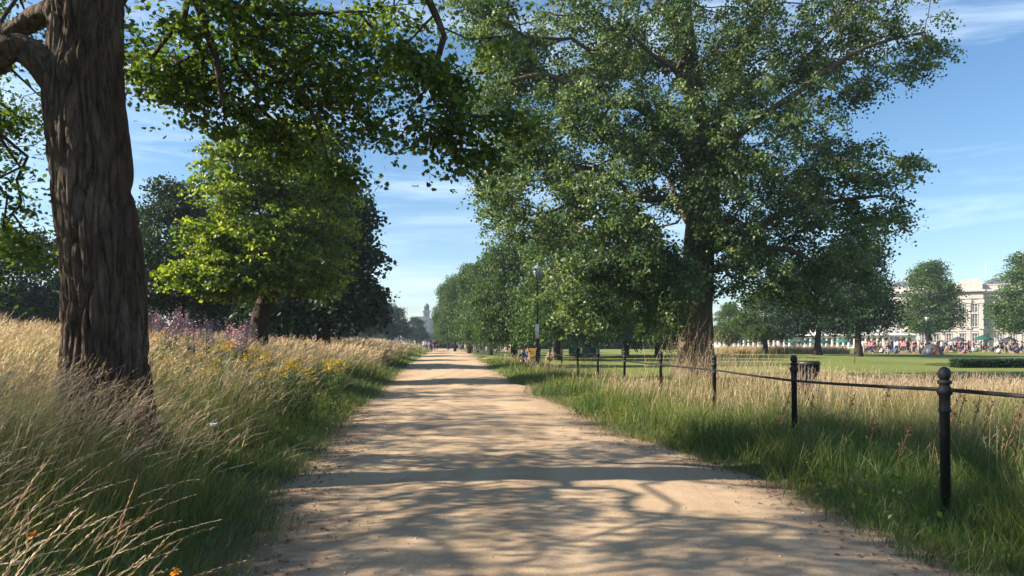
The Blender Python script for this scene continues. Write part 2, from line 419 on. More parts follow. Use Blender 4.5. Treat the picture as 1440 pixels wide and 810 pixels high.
near.build('meadow_grass', 'tall straw and green grasses with seed heads leaning over the near bank', 'grass')
far.build('meadow_grass', 'sunlit pale seeding grasses on the bank beyond the near trunk', 'grass')

near, far = Bunch(), Bunch()
for D0, D1, dens, wm in bands[:-1]:
    x, y = wedge(D0, D1, dens * (1.15 if D1 < 7 else 1), 'R')
    s = a_of(x, y) - right_a(y) + rng.normal(0, .09, len(x))
    lawnedge = 20.5 + 7.5 * (1 - sstep(s, 3.2, 5.0)) + 1.0 * vnoise(x * .4, 0, 14)
    k = (s > -.05 - .26 * np.clip(vnoise(x * 3, y * 3, 72) - .25, 0, 1) * (rng.random(len(x)) < .5)) & trunk_clear(x, y, TRUNKS) & ((y < lawnedge) | (s < 2.9)); x, y, s = x[k], y[k], s[k]; z = ground(x, y) - .02; n = len(x)
    p2 = vnoise(x * 1.3, y * 1.3, 15); patch = vnoise(x * .45, y * .45, 16)
    tall = sstep(s + .3 * p2, .2, 1.6)
    hgreen = (.17 + .20 * tall * (1 - .5 * sstep(y, 11, 18)) + .10 * p2) * rng.uniform(.6, 1.25, n)
    B = near if D1 <= 10 else far
    straw = rng.random(n) < .07 + .25 * sstep(s, 1.2, 4)
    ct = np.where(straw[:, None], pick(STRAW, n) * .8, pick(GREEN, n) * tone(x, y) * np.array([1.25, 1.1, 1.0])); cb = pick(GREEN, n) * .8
    # tufts: blades lean out of tuft centres
    tx = np.round(x / .23 + .3 * np.sin(y * 9)) * .23; ty = np.round(y / .23) * .23
    la = np.arctan2(y - ty, x - tx) + rng.normal(0, .5, n)
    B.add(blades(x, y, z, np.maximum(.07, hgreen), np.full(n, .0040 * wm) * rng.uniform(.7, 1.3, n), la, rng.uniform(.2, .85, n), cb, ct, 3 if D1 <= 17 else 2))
    far_mask = sstep(s + .5 * p2, .9, 2.4) * np.clip(.7 + .6 * patch, .1, 1)
    q = rng.random(n) < (.09 if D1 <= 3.3 else .17 if D1 <= 6 else .24 if D1 <= 10 else .30) * far_mask * rng.uniform(.6, 1.1, n)
    xs_, ys_, zs_ = x[q], y[q], z[q]; m = len(xs_)
    hill = np.exp(-((xs_ - 4.2) / 2.3) ** 2 - ((ys_ - 16.5) / 3.2) ** 2)
    fence_a = np.interp(ys_, [1.6, 5, 8.5, 12.2, 15.5, 19, 22.5, 26, 29.5, 33, 45, 59], [3.77, 3.52, 4.19, 4.64, 4.71, 4.80, 4.86, 4.89, 4.87, 4.88, 5.08, 5.72])
    behind = sstep(a_of(xs_, ys_) - fence_a, -.15, .5); hill = hill * behind
    hh = (.66 + .34 * behind) * rng.uniform(.5, .86, m) * (1 + .12 * patch[q]) * (1 - .58 * sstep(ys_, 11, 19) * sstep(s[q], 2.4, 4.2)) + hill * rng.uniform(.5, 1.6, m) - .12 * (ys_ < 9)
    la = rng.normal(.4, 1.4, m); le = rng.uniform(.08, .5, m)
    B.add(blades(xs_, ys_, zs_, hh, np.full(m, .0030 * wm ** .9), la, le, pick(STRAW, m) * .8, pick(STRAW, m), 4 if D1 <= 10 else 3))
    B.add(heads(xs_, ys_, zs_, hh, la, le, np.full(m, .0040 * wm ** .85), pick(HEADC, m) * .95, 7 if D1 <= 6 else 5 if D1 <= 17 else 3))
near.build('verge_grass', 'soft green tufts and dry stems around the nearest fence posts', 'grass')
far.build('verge_grass', 'dry tan grass standing behind the far run of the fence', 'grass')
# dry strip of long grass left standing on the far side of the lawn
n = 6000; B = Bunch()
x = rng.uniform(24, 39, n); y = 78 + rng.uniform(0, 4, n) + .1 * x; z = ground(x, y)
B.add(blades(x, y, z, rng.uniform(.5, 1.0, n), np.full(n, .06), rng.uniform(0, 6.28, n), rng.uniform(.1, .5, n), pick(STRAW, n) * .8, pick(STRAW, n), 2))
B.build('long_grass', 'strip of dry long grass across the far side of the lawn', 'grass')

# broad leaved weeds low in both verges
y = 1.6 + 16 * rng.random(9000) ** 1.4; sd_ = rng.random(9000) < .5; e_ = .05 + np.abs(rng.normal(0, .9, 9000))
cl = np.floor(y * 2.3) * 7.7; e_ = e_ + .25 * np.sin(cl); 
xw = np.where(sd_, left_a(y) - e_, right_a(y) + e_) - .095 * y
k_ = (vnoise(xw * 2.5, y * 2.5, 41) > .25) & trunk_clear(xw, y, TRUNKS) & (rng.random(9000) < .6); WEED = np.stack([xw, y, ground(xw, y) + rng.uniform(.02, .26, 9000)], -1)[k_]
# litter and pebbles along the path edges
def scatter_edges(n, sd):
    y = 1.6 + 12 * rng.random(n) ** 1.6; side = rng.random(n) < .6
    a = np.where(side, left_a(y) + np.abs(rng.normal(0, sd, n)) - .05, right_a(y) - np.abs(rng.normal(0, sd, n)) + .05)
    return a - .095 * y, y, a
def path_z(x, y):
    a = a_of(x, y); La = left_a(y) - .12; Ra = right_a(y) + .12; u = (a - La) / (Ra - La)
    wob = .018 * vnoise(x * .9, y * 1.6, 5) + .010 * vnoise(x * 3, y * 4, 6) + .004 * vnoise(x * 9, y * 11, 7)
    return .012 + (.045 + wob) * np.clip(4 * u * (1 - u), 0, 1) ** .7
x, y, a = scatter_edges(1500, .28); z = path_z(x, y); n = len(x)
T = np.array([(-.5, 0, 0), (0, -.32, .12), (.55, 0, .03), (0, .32, .15)])
ang = rng.uniform(0, 6.28, n); sz = rng.uniform(.015, .05, n)[:, None]
P = np.stack([np.stack([x + (T[k, 0] * np.cos(ang) - T[k, 1] * np.sin(ang)) * sz[:, 0], y + (T[k, 0] * np.sin(ang) + T[k, 1] * np.cos(ang)) * sz[:, 0], z + .004 + T[k, 2] * sz[:, 0] * rng.uniform(.3, 2, n)], -1) for k in range(4)], 1)
tag(mesh_np('leaf_litter', P.reshape(-1, 3), np.arange(4 * n).reshape(-1, 4), M['brownleaf']), 'small brown dead leaves lying along both edges of the path', 'leaf litter', kind='stuff')
x, y, a = scatter_edges(1700, .55); n = len(x); z = path_z(x, y)
oc = np.array([(1, 0, 0), (0, 1, 0), (-1, 0, 0), (0, -1, 0), (0, 0, .7), (0, 0, -.7)]); fc = np.array([(0, 1, 4), (1, 2, 4), (2, 3, 4), (3, 0, 4), (1, 0, 5), (2, 1, 5), (3, 2, 5), (0, 3, 5)])
sz = rng.uniform(.004, .014, n)[:, None, None] * rng.uniform(.6, 1.3, (n, 6, 1))
P = np.stack([x, y, z + .002], -1)[:, None, :] + oc[None] * sz
tag(mesh_np('gravel', P.reshape(-1, 3), (np.arange(n)[:, None, None] * 6 + fc[None]).reshape(-1, 3), M['pebble']), 'loose pebbles strewn on the sandy path', 'gravel', kind='stuff')

# ------------------------------------------------------------------ trees
LOBED = np.array([(0, .36, .05), (0, 0, 0), (.30, .02, 0), (.50, .26, -.06), (.34, .40, 0), (.46, .70, -.08), (.20, .66, 0), (0, 1, -.10), (-.20, .66, 0), (-.46, .70, -.08), (-.34, .40, 0), (-.50, .26, -.06), (-.30, .02, 0)])
LOBED_Q = np.array([(0, k, k + 1 if k < 12 else 1) for k in range(1, 13)])
SIMPLE = np.array([(0, 0, 0), (.42, .28, .10), (.30, .75, .05), (0, 1, -.06), (-.30, .75, .05), (-.42, .28, .10)])
SIMPLE_Q = np.array([(0, 1, 2, 3), (0, 3, 4, 5)])
DIAM = np.array([(0, 0, 0), (.42, .45, .08), (0, 1, 0), (-.42, .45, .08)])
DIAM_Q = np.array([(0, 1, 2, 3)])
def leaves(name, P, mat, size, rg, shape, quads, parent=None, tint=None, droop=.35, up=.55):
    n = len(P)
    nrm = unit(rg.normal(size=(n, 3)) + np.array([0, 0, up * 2]))
    dr = unit(rg.normal(size=(n, 3)) * .8 + np.array([0, 0, -droop]))
    dr = unit(dr - nrm * (dr * nrm).sum(-1, keepdims=True)); sd = np.cross(dr, nrm)
    s = (size * rg.uniform(.6, 1.25, n))[:, None, None]
    V = P[:, None, :] + s * (shape[None, :, 0:1] * sd[:, None] + shape[None, :, 1:2] * dr[:, None] + shape[None, :, 2:3] * nrm[:, None])
    Q = (np.arange(n)[:, None, None] * len(shape) + quads[None]).reshape(-1, quads.shape[1])
    if tint is None: tint = np.clip(rg.normal(.5, .22, n), 0, 1)
    return mesh_np(name, V.reshape(-1, 3), Q, mat, parent, tint=np.repeat(tint, len(shape)))
def lobe_points(lobes, n, rg, shell=.45, gap=.35, gs=.6):
    L = np.array(lobes, float); vol = (L[:, 3] * L[:, 4] * L[:, 5]) ** .72; pr = vol / vol.sum()
    out = []
    while sum(len(o) for o in out) < n:
        i = rg.choice(len(L), n * 2, p=pr)
        d = unit(rg.normal(size=(n * 2, 3))); r = (shell + (1 - shell) * rg.random(n * 2)) ** .6 * (.86 + .16 * rg.random(n * 2))
        p = L[i, :3] + d * r[:, None] * L[i, 3:6]
        g = vnoise(p[:, 0] * gs + p[:, 2] * gs * .7, p[:, 1] * gs - p[:, 2] * gs, 21) + .6 * vnoise(p[:, 0] * gs * 2.3, p[:, 2] * gs * 2.5, 22)
        out.append(p[g > -gap * 2.2 + 0 * g])
    return np.concatenate(out)[:n]
def spray(C, per, sr, rg, flatten=.55, droop=.35, tvar=.16, tmean=.5):
    n = len(C)
    k = rg.poisson(per, n) + 2
    idx = np.repeat(np.arange(n), k); m = len(idx)
    out = unit(C - C.mean(0)); out[:, 2] = out[:, 2] * .3 - .25
    ax = unit(out + rg.normal(size=(n, 3)) * .6)
    t_ = np.clip(rg.normal(0, 1, m), -1.7, 1.7)
    off = np.clip(rg.normal(size=(m, 3)), -1.9, 1.9) * sr * .42 + ax[idx] * (t_ * sr * 1.0)[:, None]
    off[:, 2] = off[:, 2] * flatten - droop * (off[:, 0] ** 2 + off[:, 1] ** 2) ** .5
    ct = np.clip(rg.normal(tmean, tvar, n), 0, 1)
    return C[idx] + off, np.clip(ct[idx] + rg.normal(0, .15, m), 0, 1)
def skeleton(seed_nodes, C, rg, sag=.05, rtip=.007, pw=2.35, k_len=.35):
    """join every spray to the branch structure; returns edges (p0, p1, r0, r1)"""
    P = [np.array(p, float) for p, _, _ in seed_nodes]; par = [q for _, q, _ in seed_nodes]; rfix = [r for _, _, r in seed_nodes]
    PL_ = [0.0] * len(P)
    for i in range(len(P)):
        if par[i] >= 0: PL_[i] = PL_[par[i]] + np.linalg.norm(P[i] - P[par[i]])
    cap = len(P) + len(C) * 4 + 8
    A_ = np.full((cap, 3), 1e9); Ln = np.full(cap, 1e9); A_[:len(P)] = P; Ln[:len(P)] = PL_; n = len(P); ns = n
    order = np.argsort(np.min(np.linalg.norm(C[:, None, :] - A_[None, :ns], axis=2), axis=1))
    load = np.zeros(cap); parent = np.full(cap, -1); parent[:n] = par
    tips = []
    for ci in order:
        c = C[ci]; d = np.linalg.norm(A_[:n] - c, axis=1)
        j = int(np.argmin(d + k_len * Ln[:n] + (d < .02) * 99 + np.maximum(0, A_[:n, 2] - c[2]) * .15))
        dist = d[j]; seg = 1 if dist < .5 else 2 if dist < 1.3 else 3
        p0 = A_[j].copy(); last = j
        for s_ in range(1, seg + 1):
            t_ = s_ / seg
            q = p0 + (c - p0) * t_
            if s_ < seg: q = q + rg.normal(0, dist * .07, 3) + np.array([0, 0, dist * sag * 4 * t_ * (1 - t_)])
            A_[n] = q; parent[n] = last; Ln[n] = Ln[last] + np.linalg.norm(q - A_[last]); last = n; n += 1
        tips.append(last)
    acc = np.zeros(n)
    for t_ in tips: acc[t_] += rtip ** pw
    for i in range(n - 1, ns - 1, -1): acc[parent[i]] += acc[i]
    rad = acc[:n] ** (1 / pw)
    E = [(A_[parent[i]], A_[i], min(rad[parent[i]], rad[i] * 1.7), rad[i]) for i in range(ns, n) if parent[i] >= 0]
    return E
def edges_mesh(name, E, mat, parent=None, rmin=0.0, sides=6):
    E = [e for e in E if e[3] >= rmin]
    if not E: return None
    p0 = np.array([e[0] for e in E]); p1 = np.array([e[1] for e in E]); r0 = np.array([e[2] for e in E]); r1 = np.array([e[3] for e in E])
    d = unit(p1 - p0); p1 = p1 + d * r1[:, None] * .3
    u = unit(np.cross(d, np.array([.31, .83, .45]))); w = np.cross(d, u); n = len(E)
    th = np.arange(sides) * 2 * math.pi / sides
    ring = u[:, None, :] * np.cos(th)[None, :, None] + w[:, None, :] * np.sin(th)[None, :, None]
    V = np.concatenate([p0[:, None] + ring * r0[:, None, None], p1[:, None] + ring * r1[:, None, None]], 1)
    b = np.arange(n)[:, None] * 2 * sides; k = np.arange(sides)[None]; k1 = (k + 1) % sides
    Q = np.stack([b + k, b + k1, b + sides + k1, b + sides + k], -1).reshape(-1, 4)
    return mesh_np(name, V.reshape(-1, 3), Q, mat, parent, smooth=True)
def smooth_poly(pts, rad, m):
    """Catmull-Rom resample"""
    P = [Vector(p) for p in pts]; out = []; rr = []
    for i in range(len(P) - 1):
        a, b, c, d = P[max(i - 1, 0)], P[i], P[i + 1], P[min(i + 2, len(P) - 1)]
        for k in range(m):
            t_ = k / m
            out.append(.5 * ((2 * b) + (c - a) * t_ + (2 * a - 5 * b + 4 * c - d) * t_ ** 2 + (3 * b - a - 3 * c + d) * t_ ** 3)); rr.append(rad[i] + (rad[i + 1] - rad[i]) * t_)
    out.append(P[-1]); rr.append(rad[-1])
    return out, rr
def bark_tube(V, Q, pts, rad, n, amp, fr, zs=.16, flare=0.0, lump=.06):
    """a limb swept along its line with furrowed bark pushed in and out; appends to V, Q"""
    ref = None; base = len(V); s = 0; L = len(pts)
    for i, p in enumerate(pts):
        t_ = (pts[min(i + 1, L - 1)] - pts[max(i - 1, 0)]).normalized()
        if i: s += (pts[i] - pts[i - 1]).length
        if ref is None: ref = Vector((1, 0, 0)) if abs(t_.x) < .9 else Vector((0, 1, 0))
        u = (ref - t_ * ref.dot(t_)).normalized(); w = t_.cross(u); ref = u
        r = rad[i]
        for k in range(n):
            th = 2 * math.pi * k / n; c_, s_ = math.cos(th), math.sin(th)
            q = Vector((c_ * r * fr, s_ * r * fr, s * fr * zs))
            wq = q + .35 * mnoise.noise_vector(q * .7)
            rdg = 1 - abs(mnoise.noise(wq)) * 2; rdg2 = 1 - abs(mnoise.noise(wq * 2.3 + Vector((7, 3, 1)))) * 2
            lum = mnoise.noise(Vector((c_ * 1.3, s_ * 1.3, s * .8)))
            fl = 0
            if flare: fl = flare * math.exp(-s / .38) * (1 + .45 * math.sin(th * 5 + 1) + .25 * math.sin(th * 3))
            rr = r * (1 + lump * lum) + fl - amp * (max(0, rdg) ** 3 * 1.3 + max(0, rdg2) ** 3 * .6)
            V.append(p + (u * c_ + w * s_) * rr)
    for i in range(L - 1):
        for k in range(n):
            a = base + i * n + k; b = base + i * n + (k + 1) % n
            Q.append((a, b, b + n, a + n))
def limbs_mesh(name, specs, mat, parent):
    V, Q = [], []
    for (pts, rad, m, n, amp, fr, flare, lump) in specs:
        P, Rr = smooth_poly(pts, rad, m); bark_tube(V, Q, P, Rr, n, amp, fr, flare=flare, lump=lump)
    return mesh_np(name, np.array([tuple(v) for v in V]), np.array(Q), mat, parent, smooth=True)
def seeds(*lines):
    """polylines of (point, radius) -> seed nodes"""
    out = []
    for ln in lines:
        first = True
        for p, r in ln:
            out.append((tuple(p), -1 if first else len(out) - 1, r)); first = False
    return out

def mass(name, x0, x1, yf, h, n, size, mat, label, cat):
    r_ = np.random.default_rng(88); x = r_.uniform(x0, x1, n); top = h * (.75 + .25 * vnoise(x * .06, 0, 51) + .14 * vnoise(x * .31, 0, 52))
    yy_ = yf(x) + r_.normal(0, h * .18, n); z = ground(x, yy_) + top * r_.random(n) ** .8
    tag(leaves(name, np.stack([x, yy_, z], -1), M[mat], size, r_, SIMPLE, SIMPLE_Q), label, cat, kind='stuff')
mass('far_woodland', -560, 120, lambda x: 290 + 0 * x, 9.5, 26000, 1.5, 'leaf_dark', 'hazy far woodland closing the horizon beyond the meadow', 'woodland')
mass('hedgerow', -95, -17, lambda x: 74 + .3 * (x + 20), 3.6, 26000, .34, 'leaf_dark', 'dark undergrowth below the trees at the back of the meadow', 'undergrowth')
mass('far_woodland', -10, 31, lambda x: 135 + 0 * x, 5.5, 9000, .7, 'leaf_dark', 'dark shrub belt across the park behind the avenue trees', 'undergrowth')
o_ = leaves('low_weeds', WEED, M['leaf_near'], .05, np.random.default_rng(12), DIAM * np.array([.8, 1, 1]), DIAM_Q, None, droop=.1)
tag(o_, 'broad leaved green weeds low among the grasses of both verges', 'weeds', kind='stuff')
# --- the near tree on the bank, its crown reaching over the path
D0 = 6.5
def NP(px, py, dy=0): return at(px, D0 + dy, py)
def rel(o, pts): return [Vector(p) - o for p in pts]
base = at(151, D0); base.z = G(base.x, base.y) - .05
tr = [base, NP(151, 575), NP(149, 480), NP(146, 400), NP(134, 300), NP(125, 200), NP(119, 130), NP(121, 60), NP(122, 0), NP(126, -140), NP(140, -330), NP(150, -520)]
rr_ = [.40, .372, .352, .348, .342, .338, .335, .315, .32, .29, .22, .12]
near_tree = empty('maple_tree', base, 'large tree with furrowed brown trunk on the near bank, crown hanging over the path', 'tree')
off = base
T_ = rel(off, tr)
M1 = rel(off, [NP(112, 150), NP(84, 118, -.1), NP(60, 88, -.2), NP(38, 70, -.25), NP(12, 66, -.3), NP(-14, 84, -.3), NP(-60, 96, -.3), NP(-130, 60, -.3), NP(-220, 20, -.2)])
M2 = rel(off, [NP(112, 60, .1), NP(85, 22, .25), NP(60, 18, .3), NP(34, 34, .4), NP(0, 50, .45), NP(-50, 60, .5), NP(-120, 30, .6)])
M3 = rel(off, [NP(150, 15, 0), NP(190, -40, .2), NP(240, -60, .3), NP(268, -20, .5), NP(290, 40, .7), NP(305, 90, .8), NP(313, 150, .9)])      # limb dropping at right
M4 = rel(off, [NP(140, -80), NP(210, -130, -.3), NP(320, -170, -.2), NP(430, -150, 0), NP(520, -90, .3), NP(590, -20, .4), NP(625, 50, .4)])
M5 = rel(off, [NP(150, -330), NP(60, -420, 1), NP(-60, -480, 2), NP(-250, -500, 3)])
M6 = rel(off, [NP(148, -250), NP(250, -320, 1.5), NP(380, -330, 3), NP(480, -280, 4)])
M7 = rel(off, [NP(128, -200), NP(-20, -300, -1), NP(-200, -330, -2), NP(-450, -330, -2.6)])
M8 = rel(off, [NP(-220, 20, -.2), NP(-420, -30, 0), NP(-640, -60, .5)])
M10 = rel(off, [NP(150, -330), Vector((-4.6, 5.0, 7.2)), Vector((-5.2, 3.9, 6.2)), Vector((-5.6, 2.6, 5.4)), Vector((-5.9, 1.4, 4.9))])
M9 = rel(off, [NP(268, -20, .5), NP(300, 5, 1), NP(370, 40, 1.6), NP(440, 80, 2.2)])
limbs_mesh('trunk', [(T_, rr_, 30, 190, .040, 11.0, .11, .06)], M['bark_near'], near_tree)
limbs_mesh('limb', [(M1, [.20, .15, .135, .125, .12, .11, .10, .08, .06], 9, 48, .014, 10, 0, .16)], M['bark_near'], near_tree)
limbs_mesh('limb', [(M2, [.16, .12, .105, .10, .095, .08, .05], 8, 40, .012, 10, 0, .14)], M['bark_near'], near_tree)
for ln, r0, r1 in ((M3, .10, .022), (M4, .14, .03), (M5, .15, .05), (M6, .12, .04), (M7, .14, .05), (M8, .06, .03), (M9, .06, .02), (M10, .12, .05)):
    limbs_mesh('limb', [(ln, list(np.linspace(r0, r1, len(ln))), 6, 16, .006, 10, 0, .08)], M['bark_near'], near_tree)
def lb(px, py, dy, rx, ry, rz):
    c = at(px, D0 + dy, py) - off; return (c.x, c.y, c.z, rx, ry, rz)
rg = np.random.default_rng(101)
lobes = [lb(250, 60, .9, .55, .7, .45), lb(240, 120, 1.1, .35, .6, .25), lb(330, 30, 1.0, .9, .9, .7), lb(330, 130, 1.6, .7, .7, .55), lb(440, 60, 1.6, 1.0, 1.0, .85), lb(460, 150, 2.0, .75, .8, .55), lb(540, 60, 1.2, .7, .8, .75),
         lb(395, 200, 2.2, .75, .6, .45), lb(520, 200, 1.9, .22, .4, .42),
         lb(610, 40, .4, .42, .5, .6), lb(625, 130, .4, .28, .4, .55), lb(590, 170, .5, .22, .3, .34), lb(650, 185, .4, .26, .35, .30), lb(725, 170, .4, .34, .4, .10), lb(665, 228, .4, .16, .2, .14), lb(690, 215, .35, .12, .2, .1), lb(705, 30, .6, .35, .5, .3), lb(600, -60, .3, .9, 1, .6),
         lb(30, 150, 1.0, .5, .7, .35), lb(-20, 230, .8, .55, .8, .35), lb(5, 330, .9, .30, .7, .55), lb(40, 60, 1.5, .6, .8, .5), lb(500, 245, 1.5, .36, .5, .28), lb(205, 40, 1.5, .3, .6, .9),
         lb(150, -380, .5, 3, 3.2, 1.8), lb(-200, -300, 1.5, 3, 3, 1.8), lb(-250, -80, 1.2, 1.9, 2.2, 1.1), lb(420, -320, 3, 2.4, 2.6, 1.3), lb(-520, -200, 0, 2.4, 2.6, 1.3), lb(-520, 60, .8, 1.5, 1.7, .8), lb(-700, -60, -2.2, 1.9, 1.5, 1.0)]
for sx, sy, sz, r1_, r2_, r3_ in ((-9.2, 4.6, 5.3, 1.7, 1.5, .9), (-7.6, 3.4, 4.5, 1.6, 1.4, .8), (-10.5, 6.6, 6.4, 1.6, 1.6, .9), (-8.6, 2.2, 5.0, 1.5, 1.2, .8), (-6.6, 5.2, 4.3, 1.0, 1.0, .5), (-5.9, 3.7, 5.1, 1.3, .9, .7), (-7.3, 3.0, 6.4, 1.4, 1.0, .7), (-5.2, 4.5, 5.6, 1.0, .8, .5), (-6.6, 7.4, 5.6, .8, .8, .6), (-7.6, 4.1, 7.5, 1.9, 1.1, .8), (-9.2, 4.8, 8.4, 1.8, 1.2, .8), (-8.8, 4.6, 4.4, 1.3, 1.2, .6), (-6.9, 3.3, 3.6, 1.0, .8, .4)):
    lobes.append((sx - off.x, sy - off.y, sz - off.z, r1_, r2_, r3_))  # unseen crown lobes left of the frame, added to shade path and verges
wts = [60, 26, 84, 62, 96, 60, 62, 46, 14, 44, 30, 10, 14, 16, 7, 6, 7, 20, 22, 20, 34, 14, 20, 28, 80, 56, 60, 44, 60, 50, 40] + [80, 84, 60, 56, 50, 70, 64, 34, 26, 74, 60, 66, 40]
C = np.concatenate([lobe_points([l], w_, rg, shell=.15, gap=.12, gs=1.9) for l, w_ in zip(lobes, wts)])
E = skeleton(seeds(*[[(p, .1) for p in smooth_poly(l, [1] * len(l), 4)[0]] for l in (T_[8:], M1[4:], M2[4:], M3[2:], M4[1:], M5, M6, M7, M8, M9, M10)]), C, rg, sag=-.03, rtip=.0042)
edges_mesh('twigs', E, M['bark_near'], near_tree, 0, 5)
P, tn = spray(C, 30, .185, rg, .5, .55, .28, .54)
leaves('leaves', P, M['leaf_near'], .054, rg, LOBED, LOBED_Q, near_tree, tn, droop=.7)

# --- the big plane tree behind the fence
D1_ = 25.0
def BP(px, py, dy=0): return at(px, D1_ + dy, py)
b1 = BP(979, 520); b1.z = G(b1.x, b1.y) - .1
plane = empty('plane_tree', b1, 'huge spreading tree with mottled pale limbs standing behind the iron fence', 'tree')
def R1(l): return rel(b1, l)
K0 = R1([b1, BP(979, 500), BP(978, 450), BP(980, 400), BP(984, 330), BP(986, 270), BP(984, 200), BP(974, 130), BP(966, 60), BP(960, 0), BP(955, -90), BP(945, -220), BP(940, -330)])
rk = [.72, .64, .60, .58, .54, .50, .42, .36, .32, .28, .22, .14, .06]
K1 = R1([BP(984, 355), BP(1015, 345, -.3), BP(1050, 330, -.6), BP(1100, 300, -1), BP(1160, 285, -1.2), BP(1240, 275, -1.2)])
K2 = R1([BP(984, 250), BP(955, 200, -.6), BP(935, 185, -.9), BP(900, 150, -1.4), BP(850, 145, -1.8), BP(800, 118, -2), BP(760, 105, -2.2), BP(700, 120, -2.2)])
K3 = R1([BP(986, 250), BP(1010, 170, .3), BP(1035, 95, .5), BP(1060, 40, .6), BP(1100, -30, .6), BP(1150, -120, .5)])
K4 = R1([BP(982, 400), BP(950, 370, -.6), BP(910, 330, -1.2), BP(880, 270, -1.6), BP(840, 240, -2), BP(770, 230, -2)])
K5 = R1([BP(982, 300), BP(1000, 250, -.8), BP(1040, 190, -1.5), BP(1120, 130, -1.8), BP(1210, 70, -1.5), BP(1300, 45, -1)])
K6 = R1([BP(984, 290), BP(960, 280, -1), BP(905, 280, -2), BP(840, 275, -2.6), BP(770, 300, -3)])
K7 = R1([BP(982, 385), BP(930, 390, -1.2), BP(870, 375, -2), BP(830, 390, -2.4)])
K8 = R1([BP(984, 380), BP(1020, 375, -.8), BP(1080, 350, -1.5), BP(1130, 360, -2), BP(1190, 400, -2)])
K9 = R1([BP(965, 60), BP(930, 10, .5), BP(870, -60, .8), BP(800, -120, 1)])
K10 = R1([BP(975, 150), BP(950, 100, -1), BP(915, 75, -1.6), BP(880, 40, -2)])
K11 = R1([BP(985, 330, .2), BP(960, 300, 2), BP(930, 220, 3.6), BP(900, 120, 4.4)])
limbs_mesh('trunk', [(K0, rk, 6, 60, .035, 3.2, .25, .08)], M['bark_plane'], plane)
for ln, r0, r1 in ((K1, .24, .05), (K2, .24, .06), (K3, .26, .07), (K4, .22, .05), (K5, .20, .04), (K6, .18, .04), (K7, .14, .03), (K8, .18, .03), (K9, .16, .04), (K10, .13, .03), (K11, .18, .04)):
    limbs_mesh('limb', [(ln, list(np.linspace(r0, r1, len(ln))), 5, 14, .012, 3.5, 0, .12)], M['bark_plane'], plane)
def lc(px, py, dy, rx, ry, rz):
    c = at(px, D1_ + dy, py) - b1; return (c.x, c.y, c.z, rx, ry, rz)
rg = np.random.default_rng(202)
BL = [(960, -160, 0, 7, 6, 4, 210), (800, 40, 0, 3.2, 4, 2.2, 170), (700, 20, -1, 1.9, 2.6, 1.7, 120), (690, 110, -1, 1.3, 2, 1.0, 60), (760, 90, -1, 1.6, 2, 1.0, 50), (880, 40, -1, 2.6, 4, 2.2, 130), (1000, 40, 0, 3, 4, 2.4, 150), (1110, 40, 0, 3.2, 4, 2.3, 160),
      (1230, 20, 0, 2.5, 3, 1.6, 90), (1300, 60, -.5, 1.1, 1.6, 1.3, 34), (1170, 110, 0, 2.0, 3, 1.1, 66), (770, 190, -1, 2.6, 3.4, 1.6, 130), (720, 240, -1, 1.7, 2.4, 1.5, 80), (860, 180, -1.5, 2.6, 3, 1.6, 110),
      (930, 220, -1.5, 2.6, 3.4, 2, 120), (1050, 180, -1, 2.6, 3.6, 2, 120), (1080, 270, -1, 3.2, 3.6, 2, 170), (1190, 240, -.5, 2.1, 3, 1.2, 76), (1240, 280, -.5, 1.5, 2, 1.3, 60), (1140, 340, -1, 2.4, 3, 1.3, 100), (1270,235,-.5,.7,1,.5,14),
      (755, 285, -2, 2.2, 3, 1.3, 100), (850, 300, -2.5, 2.4, 2.6, 1.8, 120), (930, 330, -3, 2, 2, 1.6, 80), (845, 375, -3, 2.0, 2.4, 1.5, 120), (890, 410, -3, 2.1, 2, 1.1, 90), (838, 435, -3.4, 1.3, 1.6, .7, 36),
      (1070, 380, -1.2, 2.2, 2.6, 1.1, 80), (1160, 400, -1.2, 1.9, 2.4, 1.0, 66), (1030, 330, -2, 1.5, 2, 1.5, 40), (1000, 130, -2.5, 1.6, 1.4, 2.2, 46), (950, 440, -2.6, 1.0, 1.3, .6, 18), (975, 300, -3.2, 1.2, 1.0, 1.3, 30), (1010, 240, -3, 1.3, 1.0, 1.2, 30), (960, 390, -3.4, .9, .8, .7, 14),
      (900, 150, 4, 4, 2.4, 4, 150), (1060, 200, 4, 4, 2.4, 4, 150), (850, 330, 3.5, 3, 2, 2.4, 70)]
C = np.concatenate([lobe_points([lc(*b[:6])], int(b[6] * 1.2), rg, shell=.25, gap=.10, gs=1.0) for b in BL])
E = skeleton(seeds(*[[(p, .1) for p in smooth_poly(l, [1] * len(l), 4)[0]] for l in (K0[5:], K1[1:], K2[1:], K3[1:], K4[1:], K5[1:], K6[1:], K7[1:], K8[1:], K9[1:], K10[1:], K11[1:])]), C, rg, sag=.03, rtip=.007)
edges_mesh('twigs', E, M['bark_plane'], plane, 0, 5)
P, tn = spray(C, 50, .29, rg, .6, .7, .26, .5)
leaves('leaves', P, M['leaf_big'], .10, rg, SIMPLE, SIMPLE_Q, plane, tn, droop=.5, up=.35)

